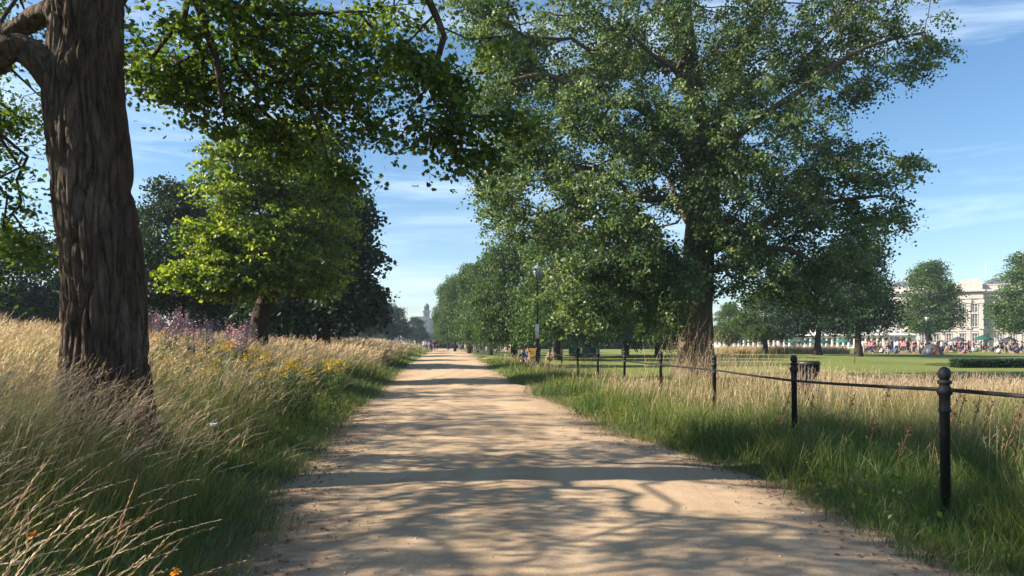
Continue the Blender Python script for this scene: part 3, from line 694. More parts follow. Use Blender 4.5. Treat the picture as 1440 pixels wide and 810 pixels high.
# --- general tree: trunk, limbs, leafy crown
def make_tree(name, base, lobes, counts, leafm, barkm, lsize, per, sr, rtrunk, trunk_pts, seed, label=None, cat='tree', group=None, shape=SIMPLE, quads=SIMPLE_Q, tmean=.5, gap=.6, rtip=.009, twmin=0.0, flat_=.65, tvar=.18, gs=.6):
    rg = np.random.default_rng(seed)
    o = empty(name, base, label, cat, group)
    n = len(trunk_pts)
    rads = [rtrunk * (1.0 - .85 * (i / (n - 1)) ** 1.1) for i in range(n)]
    limbs_mesh('trunk', [([Vector(p) for p in trunk_pts], rads, 5, 22, .02 * rtrunk / .3, 5, rtrunk * .4, .08)], barkm, o)
    C = np.concatenate([lobe_points([l], c, rg, shell=.25, gap=gap, gs=gs) for l, c in zip(lobes, counts)])
    E = skeleton(seeds([(p, .1) for p in smooth_poly(trunk_pts, [1] * n, 4)[0][3:]]), C, rg, sag=.04, rtip=rtip)
    edges_mesh('branches', E, barkm, o, twmin, 5)
    P, tn = spray(C, per, sr, rg, flat_, .4, tvar, tmean)
    leaves('leaves', P, leafm, lsize, rg, shape, quads, o, tn, droop=.4, up=.4)
    return o
def local(base, D, items):
    out, cnt = [], []
    for px, py, dy, rx, ry, rz, c in items:
        p = at(px, D + dy, py) - base; out.append((p.x, p.y, p.z, rx, ry, rz)); cnt.append(c)
    return out, cnt
# sunlit lime-green tree on the left bank
D = 24.5; b2 = at(362, D); b2.z -= .1
lo, cn = local(b2, D, [(312, 270, -1, 1.1, 1.6, .9, 46), (350, 230, 0, 1.9, 2, 1.2, 90), (410, 250, .5, 1.8, 2, 1.4, 80), (305, 330, -1, 1.2, 1.6, .8, 56), (285, 385, -1.6, 1.05, 1.5, .6, 56), (325, 398, -1.8, 1.3, 1.4, .5, 56), (340, 350, -1.6, 1.5, 1.5, 1.1, 80), (400, 330, -1, 1.7, 1.6, 1.3, 80), (415, 385, -.5, 1.5, 1.8, .8, 56), (460, 310, .8, 1.3, 1.6, 1.5, 60), (370, 290, 1.2, 2, 1.6, 1.6, 60), (450, 380, .6, 1.2, 1.4, 1.0, 40), (430,190,1,1.2,1.4,.9,36), (345, 205, 0, 1.1, 1, .9, 44), (395, 195, .4, 1.2, 1.2, .9, 40)])
make_tree('lime_tree', b2, lo, cn, M['leaf_lime'], M['bark_dark'], .125, 40, .36, .36, rel(b2, [b2, at(366, D, 450), at(378, D, 410), at(384, D, 370), at(392, D + .2, 320), at(395, D + .4, 260), at(392, D + .5, 190)]), 303, 'yellow green sunlit tree on the bank with a short dark leaning trunk', rtip=.006, flat_=.22, tvar=.28, gap=.3, gs=1.0)
# its darker neighbour behind
D = 38.0; b3 = at(455, D); b3.z -= .1
lo, cn = local(b3, D, [(430, 250, 0, 2.6, 3, 2.2, 110), (455, 215, 0, 1.6, 2, 1.2, 50), (480, 300, 0, 1.7, 3, 2.0, 100), (490, 360, 0, 1.6, 3, 1.6, 90), (500, 420, 0, 1.5, 3, 1.4, 90), (440, 340, 0, 3.0, 3, 3, 130), (430, 420, 0, 3.4, 3, 1.8, 130), (380, 400, 1, 2.5, 3, 2, 70)])
make_tree('chestnut_tree', b3, lo, cn, M['leaf_dark'], M['bark_dark'], .24, 38, .62, .4, rel(b3, [b3, at(455, D, 440), at(457, D, 380), at(455, D, 300), at(455, D, 220)]), 304, 'dark full tree standing behind the lime green one at the meadow edge', tmean=.45)
# open-crowned bank trees beside the near one (out of the frame at the left; their leaves dapple the path)
for (bx, by, sd, lo, cn, lab) in [
    (-14.2, 9.6, 601, [(1.2, -.6, 6.2, 2.2, 1.6, .8), (3.0, 1.2, 5.4, 1.7, 1.6, .7), (1.4, 2.6, 6.8, 2.0, 1.6, .8), (.2, .5, 8.3, 2.2, 2.0, 1.0), (3.4, -.8, 4.9, 1.2, 1.2, .5), (-1.8, 1, 6.4, 2, 2, 1)], [42, 36, 42, 40, 20, 40], 'open crowned maple beside the near trunk, out of the frame on the bank'),
    (-14.6, 16.0, 602, [(1.0, -1.6, 5.8, 2.4, 1.3, .7), (2.6, 1.0, 5.4, 2.0, 1.2, .7), (.6, 2.8, 6.8, 2.4, 1.2, .8), (.2, 0, 8.2, 2.2, 2.0, 1.0)], [36, 34, 36, 36], 'second open crowned maple out of the frame further along the bank')]:
    bz = G(bx, by) - .1
    make_tree('maple_tree', (bx, by, bz), lo, cn, M['leaf_near'], M['bark_near'], .075, 34, .26, .26, [(0, 0, 0), (.1, 0, 1.5), (0, .1, 3), (.3, .1, 4.6), (.5, .2, 6.4), (.4, .1, 8.2)], sd, lab, gap=.2, gs=1.3, rtip=.006, shape=SIMPLE, quads=SIMPLE_Q)
# three crown shapes that the further trees share
protos = []
specs = [
 ([(0, 0, 7.6, 3.4, 3.4, 3.2), (-2.0, .5, 5.2, 2.6, 2.8, 2.2), (2.2, -.3, 5.0, 2.5, 2.6, 2.2), (.3, -1.8, 4.2, 2.6, 2.2, 1.7), (0, 1.8, 4.4, 2.6, 2.2, 1.8), (-.8, 0, 10.0, 1.8, 2.0, 1.5), (1.3, .4, 9.2, 1.6, 1.8, 1.3), (-3.2, 0, 3.6, 1.5, 1.8, 1.1), (3.3, 0, 3.5, 1.5, 1.8, 1.1)], [110, 80, 80, 70, 60, 40, 34, 34, 34]),
 ([(0, 0, 6.0, 3.6, 3.4, 2.6), (-1.8, -.8, 3.8, 2.6, 2.4, 1.6), (2.0, -.6, 3.9, 2.6, 2.4, 1.6), (0, 1.6, 4.0, 3.0, 2.2, 1.8), (-1.6, .2, 8.2, 1.9, 2.2, 1.4), (1.5, -.2, 8.4, 1.8, 2.0, 1.3), (.1, .2, 9.4, 1.5, 1.6, 1.1), (-3.4, .3, 5.4, 1.3, 1.6, 1.3), (3.4, .3, 5.8, 1.3, 1.6, 1.3)], [120, 80, 80, 60, 50, 50, 34, 30, 30]),
 ([(0, 0, 8.4, 2.6, 2.6, 2.8), (-1.5, 0, 5.6, 2.2, 2.2, 2.2), (1.6, .2, 5.2, 2.1, 2.2, 2.0), (0, -1.3, 3.8, 2.2, 2.0, 1.5), (.4, 1.3, 4.2, 2.4, 2.0, 1.7), (.5, 0, 11.0, 1.5, 1.6, 1.3), (-.9, .2, 10.2, 1.3, 1.4, 1.1), (2.0, 0, 7.8, 1.2, 1.4, 1.2)], [110, 70, 70, 60, 50, 34, 30, 30])]
rgp = np.random.default_rng(5)
for i, (lo, cn) in enumerate(specs):
    protos.append(dict(lo=lo, cn=cn, seed=400 + i))
made = {}
HT = [11.5, 10.5, 12.3]
def far_tree(var, mat, px, D, top_y, wpx, label, group, name='park_tree', rz=None, squash=1.0, bury=.15, ybase=None):
    """place a tree so its top and width match the photo"""
    key = (var, mat)
    p = at(px, D); z0 = p.z if ybase is None else HC + (CY - ybase) / F * D
    Hh = HC + (CY - top_y) / F * D - z0; sx = wpx / F * D / [9.2, 9.4, 7.6][var]
    if key not in made:
        s = protos[var]
        o = make_tree(name, (0, 0, 0), s['lo'], [int(c * 1.25) for c in s['cn']], M[mat], M['bark_dark'], .20, 46, .62, .42, [(0, 0, 0), (.05, 0, 1.2), (-.05, .05, 2.6), (0, 0, 4.5), (.1, 0, 7), (0, 0, HT[var] - 1.8)], s['seed'], gap=.66, rtip=.011, twmin=.011, tmean=.5)
        made[key] = o
        made[key + ('kids',)] = [c for c in COL.objects if c.parent == o]
        first = True
    else:
        src = made[key]; o = src.copy(); COL.objects.link(o); first = False
        for ch in made[key + ('kids',)]:
            c = ch.copy(); COL.objects.link(c); c.parent = o
    o.name = name if first else name
    o.location = (p.x, p.y, z0 - bury); o.scale = (sx, sx * squash, Hh / HT[var]); o.rotation_euler.z = rz if rz is not None else rgp.uniform(0, 6.28)
    tag(o, label, 'tree', group)
    return o
gL = 'dark trees at the back of the left meadow'
for i, (v, px, D, ty, w, lab) in enumerate([
    (0, 30, 50, 255, 170, 'dark tree whose crown shows between the picture edge and the near trunk'),
    (1, 196, 56, 236, 86, 'tall dark tree just to the right of the near furrowed trunk'),
    (1, -70, 44, 300, 150, 'dark tree running out of the left edge behind the grass'),
    (2, 120, 58, 250, 150, 'dark tree hidden mostly behind the near furrowed trunk'),
    (0, 275, 60, 340, 90, 'dark tree in the shade behind the sunlit lime green one'),
    (1, 330, 64, 330, 130, 'dark tree filling the gap under the lime green crown')]):
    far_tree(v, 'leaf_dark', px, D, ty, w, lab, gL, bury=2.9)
# hazy trees at the end of the path
far_tree(1, 'leaf_dark', 552, 150, 425, 58, 'round hazy tree standing left of the path end', 'hazy trees at the path end')
far_tree(0, 'leaf_dark', 585, 190, 443, 34, 'small hazy tree beside the slim tower', 'hazy trees at the path end')
far_tree(2, 'leaf_dark', 520, 120, 400, 70, 'hazy tree showing past the dark chestnut crown', 'hazy trees at the path end')
# avenue at the right of the path
gA = 'avenue trees along the right of the path'
for v, px, D, ty, w, lab in [
    (1, 630, 130, 378, 44, 'furthest avenue tree whose crown closes the path view'),
    (0, 640, 105, 368, 56, 'second furthest avenue tree, next to the path end'),
    (2, 660, 88, 352, 66, 'avenue tree third from the path end'),
    (0, 690, 72, 330, 90, 'avenue tree left of the tall lamp post'),
    (1, 722, 60, 300, 120, 'large avenue tree right behind the tall lamp post'),
    (0, 783, 52, 262, 150, 'avenue tree with a brown trunk between lamp post and big tree'),
    (1, 826, 64, 300, 150, 'avenue tree with a thick dark trunk behind the deckchairs'),
    (0, 880, 70, 320, 150, 'dark tree behind the hanging boughs of the huge plane'),
    (1, 925, 60, 330, 120, 'dark tree just left of the huge trunk')]:
    far_tree(v, 'leaf_mid', px, D, ty, w, lab, gA, bury=1.2)
gR = 'trees in front of the white buildings'
for v, px, D, ty, w, lab, m in [
    (0, 1025, 95, 420, 60, 'small green tree in front of the white colonnade, nearest the huge trunk', 'leaf_mid'),
    (1, 1076, 80, 400, 100, 'low green tree with a thin trunk before the white colonnade', 'leaf_mid'),
    (0, 1150, 72, 345, 120, 'dark tree between the low green tree and the lawn tree', 'leaf_dark'),
    (1, 1207, 66, 322, 126, 'broad dark tree with stout trunk at the lawn edge', 'leaf_dark'),
    (2, 1306, 112, 362, 92, 'tall green tree standing in front of the palace', 'leaf_mid'),
    (0, 1452, 96, 348, 122, 'green tree cut off by the right edge beside the palace', 'leaf_mid')]:
    far_tree(v, m, px, D, ty, w, lab, gR)
# belt of trees closing the horizon
rb = np.random.default_rng(77)
gB = 'distant belt of trees along the horizon'
k = 0
for px in list(range(-260, 590, 85)) + list(range(640, 950, 60)):
    D = 190 + rb.uniform(-20, 25) if px < 600 else 150 + rb.uniform(-15, 15)
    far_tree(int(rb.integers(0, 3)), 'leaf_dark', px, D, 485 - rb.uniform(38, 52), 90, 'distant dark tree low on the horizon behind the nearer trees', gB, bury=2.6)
# shade trees standing outside the frame at the left (their shadows band the path)
gS = 'trees standing further left on the bank'
for v, x, y, h, w in [(0, -19.0, 17, 9.5, 8.5), (1, -24, 29, 10.5, 7), (0, -19, 41, 10, 8), (2, -22, 52, 11, 8), (1, -24, 68, 12, 9), (0, -26, 86, 12, 9), (1,-28,104,12,9)]:
    D = y; px = CX + x / y * F
    far_tree(v, 'leaf_dark', px, D, CY - (G(x, y) + h - HC) / y * F, w / y * F, 'leafy tree on the bank left of the sunlit lime green tree', gS)

# ------------------------------------------------------------------ iron fence
fp = [(3.62, 1.6), (3.05, 5.0), (3.38, 8.5), (3.48, 12.2), (3.24, 15.5), (3.0, 19.0), (2.72, 22.5), (2.42, 26.0), (2.07, 29.5), (1.75, 33.0), (1.42, 36.5), (.81, 45), (.37, 52), (.12, 59)]
fence = empty('iron_fence', (fp[1][0], fp[1][1], G(*fp[1])), 'black iron fence of round posts with ball tops joined by one rail, beside the path', 'fence')
fo = Vector(fence.location)
PROF = [(.038, 0), (.040, .78), (.050, .785), (.052, .80), (.044, .815), (.044, .90), (.054, .905), (.062, .925), (.062, .945), (.046, .96), (.040, .975), (.056, .985), (.058, 1.0), (.036, 1.012)]
BALL = [(.020, 1.0)] + [(.052 * math.cos(R(a_)), 1.052 + .05 * math.sin(R(a_))) for a_ in range(-60, 91, 15)]
BALL[-1] = (.004, BALL[-1][1])
pm = MB().lathe(PROF, 18).build('post', M['iron'], fence); bm_ = MB().lathe(BALL, 16).build('ball_top', M['iron'], pm)
tops = []
for i, (x, y) in enumerate(fp):
    if i == 0: p, b = pm, bm_
    else:
        p = pm.copy(); COL.objects.link(p); p.parent = fence; b = bm_.copy(); COL.objects.link(b); b.parent = p
    z = G(x, y) - .02
    p.location = Vector((x, y, z)) - fo; p.rotation_euler = (random.uniform(-.02, .02), random.uniform(-.02, .02), random.uniform(0, 6)); p.scale = (.82, .82, 1)
    tops.append(Vector((x, y, .985 if i == 1 else 1.0 if i == 0 else .87 + .004 * max(0, y - 30))))
for i in range(len(tops) - 1):
    a_, b_ = tops[i] - fo, tops[i + 1] - fo
    pts = [a_.lerp(b_, t_) + Vector((0, 0, -.006 * 4 * t_ * (1 - t_))) for t_ in np.linspace(0, 1, 9)]
    MB().tube(pts, .0145, 10).build('rail', M['iron'], fence)

# ------------------------------------------------------------------ litter bin, lamps, posts
p = at(1136, 13.2); lbn = empty('litter_bin', p, 'black slatted litter bin standing in the grass behind the second fence post', 'litter bin')
m_ = MB()
for k in range(20):
    a_ = 2 * math.pi * k / 20; c_, s_ = math.cos(a_), math.sin(a_)
    m_.tube([(.18 * c_, .18 * s_, .04), (.19 * c_, .19 * s_, .86)], .018, 6)
m_.build('slats', M['bin'], lbn)
MB().lathe([(.165, .02), (.165, .80)], 20).build('liner', M['bin'], lbn)
MB().lathe([(.19, .84), (.215, .85), (.22, .90), (.19, .93), (.14, .93), (.13, .90)], 24).build('rim', M['bin'], lbn)

def street_lamp(loc, H, label, lantern=.32, banner=False):
    o = empty('street_lamp', loc, label, 'street lamp', 'park street lamps')
    MB().lathe([(.16, 0), (.16, .25), (.12, .30), (.11, .85), (.085, .92), (.06, 1.0), (.05, H * .5), (.038, H - .95), (.06, H - .93), (.06, H - .88), (.03, H - .85)], 14).build('pole', M['iron'], o)
    MB().tube([(-.28, 0, H - 1.15), (.28, 0, H - 1.15)], .016, 6).build('ladder_bar', M['iron'], o)
    lan = MB().lathe([(lantern * .38, H - .80), (lantern * .85, H - .22)], 6).build('lantern', M['glass'], o)
    f = MB()
    for k in range(6):
        a_ = 2 * math.pi * k / 6
        f.tube([(lantern * .39 * math.cos(a_), lantern * .39 * math.sin(a_), H - .84), (lantern * .88 * math.cos(a_), lantern * .88 * math.sin(a_), H - .2)], .014, 5)
    f.build('lantern_frame', M['iron'], lan)
    MB().lathe([(lantern * .98, H - .22), (lantern * .9, H - .17), (lantern * .45, H - .02), (lantern * .2, H + .02), (.03, H + .05), (.045, H + .09), (.01, H + .14)], 6).build('lantern_cap', M['glass'] if banner else M['iron'], lan)
    return o
sl = street_lamp(at(756, 40), 5.65, 'tall slim black lamp post with pale glass lantern, beside the fence end', .36, True)
MB().tube([(-.03, -.10, 1.55), (-.03, -.10, 2.35)], [.10, .10], 10).build('white_cover', M['white'], sl)
street_lamp(at(1304, 78), 4.35, 'black lamp post with lantern in front of the tall palace tree', .42)
o = street_lamp(at(672, 93), 3.0, 'short dark lamp post beside strollers near the path end', .2)
# stakes in the lawn
p = at(1202, 44); st = empty('lawn_stake', p, 'thin dark stake with a knob standing on the mown lawn', 'stake')
MB().tube([(0, 0, -.05), (0, 0, .62)], .018, 6).build('shaft', M['iron'], st); MB().lathe([(.02, .58), (.06, .62), (.06, .70), (.02, .74)], 8).build('knob', M['iron'], st)

# hedge on the lawn
rg = np.random.default_rng(31); p = at(1350, 37); p2 = at(1500, 37); n = 16000
hx = rg.uniform(0, p2.x - p.x, n); hy = rg.uniform(0, .9, n); hz = rg.uniform(0, .42, n)
face = rg.random(n); hz = np.where(face < .35, .42 + rg.normal(0, .02, n), hz); hy = np.where((face > .35) & (face < .8), rg.normal(0, .03, n), hy)
hx = np.where(face > .96, rg.normal(0, .03, n), hx)
hd = empty('low_hedge', p, 'low clipped dark green hedge on the lawn near the right edge', 'hedge')
leaves('foliage', np.stack([hx, hy, hz], -1), M['leaf_dark'], .06, rg, DIAM, DIAM_Q, hd)
MB().box(.05, p2.x - p.x - .05, .08, .82, -.05, .34).build('stems', M['bark_dark'], hd)

# ------------------------------------------------------------------ palace, colonnade, tower
def palace():
    D = 205.0; x0, x1 = (1240 - CX) / F * D, (1530 - CX) / F * D; W = x1 - x0
    z0 = G(x0, D) - .3
    o = empty('stone_palace', (x0, D, z0), 'long pale stone palace with giant pilasters and grey slate roof behind the crowd', 'building', rz=R(-26))
    dep = 24; zc = 15.0; zp = 17.2
    w = MB(); w.box(0, W, 0, dep, 0, zc); w.build('wall', M['stone'], o)
    b = MB(); b.box(-.3, W + .3, -.35, dep + .3, 4.75, 5.25); b.box(-.15, W + .15, -.2, dep + .2, 0, 1.0); b.build('string_course', M['stone'], o)
    pvs = [(18.6, 24.2), (42, 47.6)]
    for a_, c_ in pvs:
        w = MB(); w.box(a_, c_, -1.6, -.003, 0, zc); w.box(a_ - .1, c_ + .1, -1.8, -.36, 4.7, 5.3); w.build('pavilion', M['stone'], o)
    c = MB(); c.box(-.5, W + .5, -.6, dep + .5, zc + .003, zc + .5); c.box(-1, W + 1, -1.1, dep + 1, zc + .503, zc + 1.0)
    c.box(-.2, W + .2, -.28, dep, zc - 1.5, zc - .3)
    for a_, c_ in pvs: c.box(a_ - .5, c_ + .5, -2.6, -1.105, zc + .45, zc + 1.0); c.box(a_ - .15, c_ + .15, -1.9, -.3, zc - 1.45, zc - .3)
    c.build('cornice', M['stone'], o)
    pr = MB(); pr.box(0, W, 0, .5, zc + 1.003, zp); pr.box(-.1, W + .1, -.12, .62, zp + .003, zp + .3)
    for a_, c_ in pvs: pr.box(a_, c_, -1.7, -.13, zc + 1.003, zp + .8); pr.box(a_ + .9, c_ - .9, -1.6, -.2, zp + .803, zp + 1.8)
    pr.build('parapet', M['stone'], o)
    r = MB()
    for (a_, c_) in ((1, 18), (24.6, 41.6)):
        bm = r.bm; vs = [bm.verts.new(v) for v in ((a_, 2, zp - .5), (c_, 2, zp - .5), (c_, dep - 2, zp - .5), (a_, dep - 2, zp - .5), (a_ + 3, 6, zp + 2.3), (c_ - 3, 6, zp + 2.3), (c_ - 3, dep - 6, zp + 2.3), (a_ + 3, dep - 6, zp + 2.3))]
        for f in ((0, 1, 5, 4), (1, 2, 6, 5), (2, 3, 7, 6), (3, 0, 4, 7), (4, 5, 6, 7), (3, 2, 1, 0)): bm.faces.new([vs[i] for i in f])
    rf = r.build('roof', M['slate'], o)
    ch = MB(); ch.box(7, 8.6, 8, 10, zp + 1.5, zp + 4.1); ch.build('chimney', M['stone'], rf)
    ch = MB(); ch.box(37, 38.6, 8, 10, zp + 1.5, zp + 4.1); ch.build('chimney', M['stone'], rf)
    MB().tube([(25.6, 3, zp + 1), (25.6, 3, zp + 6.2)], [.09, .05], 6).build('flagpole', M['white'], o)
    bay = 2.95; nb = int(W / bay)
    pil = None; win = None
    for k in range(nb + 1):
        x = k * bay + .3
        inp = any(a_ - .4 < x < c_ + .4 for a_, c_ in pvs); y = -1.6 if any(a_ < x < c_ for a_, c_ in pvs) else 0
        if k <= nb and x + .5 < W:
            if pil is None:
                m_ = MB(); m_.box(-.5, .5, -.38, -.004, 5.3, 12.6); m_.box(-.62, .62, -.48, -.006, 5.26, 5.8); m_.box(-.66, .66, -.52, -.006, 12.3, 13.3); m_.box(-.5, .5, -.2, -.004, 1.05, 4.7)
                pil = m_.build('pilaster', M['stone'], o); q = pil
            else: q = pil.copy(); COL.objects.link(q); q.parent = o
            q.location = (x, y, 0)
        xw = x + bay / 2
        if xw + 1 > W: continue
        yw = -1.6 if any(a_ < xw < c_ for a_, c_ in pvs) else 0
        for (zb, zt) in ((1.5, 3.9), (6.1, 9.2), (10.0, 12.0)):
            key = (zb,)
            m_ = MB(); hw = .55
            m_.box(-hw - .18, -hw, -.16, -.003, zb - .1, zt + .15); m_.box(hw, hw + .18, -.16, -.003, zb - .1, zt + .15); m_.box(-hw - .3, hw + .3, -.28, -.003, zt + .153, zt + .42); m_.box(-hw - .28, hw + .28, -.26, -.003, zb - .35, zb - .103)
            if zb < 2: wn = m_
            wobj = m_.build('window', M['stone'], o); wobj.location = (xw, yw, 0)
            g_ = MB(); g_.box(-hw, hw, -.05, -.004, zb - .1, zt + .15); gp = g_.build('pane', M['pane'], wobj)
            f_ = MB(); f_.box(-.04, .04, -.09, -.051, zb - .1, zt + .15)
            for zz in np.linspace(zb, zt, 4)[1:3]: f_.box(-hw, -.043, -.085, -.051, zz - .03, zz + .03); f_.box(.043, hw, -.085, -.051, zz - .03, zz + .03)
            f_.build('glazing_bar', M['white'], wobj)
    return o
palace()
def colonnade():
    D = 170.0; x0, x1 = (1000 - CX) / F * D, (1250 - CX) / F * D; W = x1 - x0; z0 = G(x0, D) - .2
    o = empty('white_colonnade', (x0, D, z0), 'low white stucco terrace of columns seen under the dark trees', 'building', rz=R(-28))
    MB().box(0, W, 2, 9, 0, 3.3).build('wall', M['stucco'], o)
    MB().box(-.2, W + .2, .2, 1.997, 2.95, 3.25).build('entablature', M['stucco'], o)
    MB().box(-.1, W + .1, -.1, 1.997, 0, .35).build('plinth', M['stucco'], o)
    c0 = None; w0 = None; p0 = None
    for k in range(int(W / 1.12)):
        x = .6 + k * 1.12
        if c0 is None:
            c0 = MB().lathe([(.26, .353), (.26, .5), (.2, .55), (.17, 2.6), (.22, 2.65), (.26, 2.75), (.26, 2.945)], 10).build('column', M['stucco'], o)
            p0 = MB().lathe([(.22, 3.253), (.22, 3.7), (.12, 3.8), (.03, 4.35)], 4).build('finial', M['stucco'], o)
            w0 = MB().box(-.28, .28, 1.95, 1.997, .9, 2.4).build('window', M['pane'], o)
            c, q, w = c0, p0, w0
            cs = [c0, p0, w0]
        else:
            cs = []
            if k < 90:
                for s_ in (c0, p0, w0):
                    n_ = s_.copy(); COL.objects.link(n_); n_.parent = o; cs.append(n_)
        for s_ in cs: s_.location = (x + (.56 if s_.data == w0.data else 0), 1.0 if s_.data != w0.data else 0, 0)
    return o
colonnade()
p = at(600, 420); tw = empty('slim_tower', p, 'slim pale tower with a domed cap rising over hazy trees at the path end', 'tower')
MB().box(-1.7, 1.7, -1.7, 1.7, 0, 19).build('shaft', M['tower'], tw)
MB().box(-2.1, 2.1, -2.1, 2.1, 19.003, 19.9).build('cornice', M['tower'], tw)
MB().lathe([(1.5, 19.903), (1.5, 22.0), (1.7, 22.05), (1.5, 23.0), (.9, 23.9), (.1, 24.3)], 12).build('dome', M['slate'], tw)
MB().box(-6.5, -1.703, -1.5, 6, 0, 16.5).box(1.703, 5, -1.5, 6, 0, 15.5).build('wing', M['tower'], tw)
for zz in (6, 9.5, 13, 16.3): MB().box(-.5, .5, -1.74, -1.703, zz, zz + 1.7).build('window', M['pane'], tw)

# ------------------------------------------------------------------ umbrellas, tent, deckchairs, benches
def parasol(loc, mat, rad, H, label, group='green parasols over the crowd'):
    o = empty('parasol', loc, label, 'parasol', group)
    MB().tube([(0, 0, 0), (0, 0, H)], .025, 6).build('pole', M['wood'], o)
    MB().lathe([(rad, H - .62), (rad * .97, H - .55), (rad * .55, H - .2), (rad * .1, H), (.02, H + .05)], 8).build('canopy', mat, o)
    return o
parasol(at(1383, 92), M['dkgreen'], 1.15, 2.25, 'dark green parasol above the crowd in front of the palace')
parasol(at(1122, 104), M['dkgreen'], 1.9, 1.85, 'wide dark green parasol under the trees, nearer the huge trunk')
parasol(at(1151, 100), M['dkgreen'], 1.7, 1.8, 'wide dark green parasol under the trees, nearer the stout trunk')
parasol(at(1258, 98), M['tent'], 1.1, 2.1, 'grey parasol above the crowd left of the tall palace tree')
parasol(at(1347, 100), M['tent'], 1.0, 2.1, 'grey parasol above the crowd right of the tall palace tree')
parasol(at(1418, 96), M['tent'], 1.2, 2.0, 'grey parasol above the crowd at the right edge')
parasol(at(1185, 108), M['teal'], 1.3, 1.9, 'blue green parasol half behind the stout lawn tree')
p = at(1311, 76); te = empty('dome_tent', p, 'grey dome tent with an orange door pitched at the lawn edge', 'tent')
bm = bmesh.new(); bmesh.ops.create_uvsphere(bm, u_segments=20, v_segments=12, radius=1)
bmesh.ops.delete(bm, geom=[v for v in bm.verts if v.co.z < -.05], context='VERTS')
for v in bm.verts: v.co = Vector((v.co.x * 1.05, v.co.y * .9, max(0, v.co.z) * 1.15))
m_ = MB(); m_.bm.free(); m_.bm = bm; m_.build('dome', M['tent'], te)
MB().tube([(-.3, -.86, 0), (-.28, -.86, .4), (-.12, -.72, .72), (.1, -.72, .72), (.26, -.86, .4), (.28, -.86, 0)], .03, 6).build('door_arch', M['tent2'], te)
MB().quad((-.24, -.92, .0), (.24, -.92, .0), (.16, -.80, .62), (-.16, -.80, .62)).build('door', M['tent2'], te)
for s_ in (-1, 1): MB().tube([(-1.07 * s_, -.3, 0), (-.8 * s_, -.3, .75), (0, 0, 1.19), (.8 * s_, .3, .75), (1.07 * s_, .3, 0)], .02, 5).build('tent_pole', M['iron'], te)
def deckchair(loc, rz, mat, label, group=None, proto=[]):
    if proto:
        o = proto[0].copy(); COL.objects.link(o)
        for ch in proto[1]:
            c = ch.copy(); COL.objects.link(c); c.parent = o
            if c.name.startswith('canvas'): c.material_slots[0].link = 'OBJECT'; c.material_slots[0].material = mat
        o.location = loc; o.rotation_euler.z = rz; tag(o, label, 'deckchair', group); return o
    o = empty('deckchair', loc, label, 'deckchair', group, rz)
    a = MB(); 
    for s_ in (-.29, .29): a.tube([(s_, -.55, 0), (s_, .45, .98)], .02, 6)
    a.build('back_frame', M['wood'], o)
    a = MB()
    for s_ in (-.25, .25): a.tube([(s_, .45, 0), (s_, -.48, .5)], .02, 6)
    a.tube([(-.25, -.48, .5), (.25, -.48, .5)], .02, 6); a.build('seat_frame', M['wood'], o)
    c = MB(); pts = [(-.46, .49), (-.2, .30), (0, .30), (.2, .52), (.43, .96)]
    for (y0, z0), (y1, z1) in zip(pts, pts[1:]): c.box(-.24, .24, 0, 0.001, 0, 0.001) if False else c.quad((-.24, y0, z0), (.24, y0, z0), (.24, y1, z1), (-.24, y1, z1))
    c.build('canvas', mat, o)
    proto.append(o); proto.append([x_ for x_ in COL.objects if x_.parent == o]); return o
rd = random.Random(3)
for k, px in enumerate((806, 813, 820, 826, 832, 838)):
    deckchair(at(px, 52 + rd.uniform(-1.5, 1.5)), rd.uniform(-.6, .6), M['teal'], 'green canvas deckchair in a loose row on the lawn beyond the fence', 'green deckchairs in a row on the lawn')
deckchair(at(750, 44), .2, M['yellow'], 'yellow deckchair on the grass beside the tall lamp post')

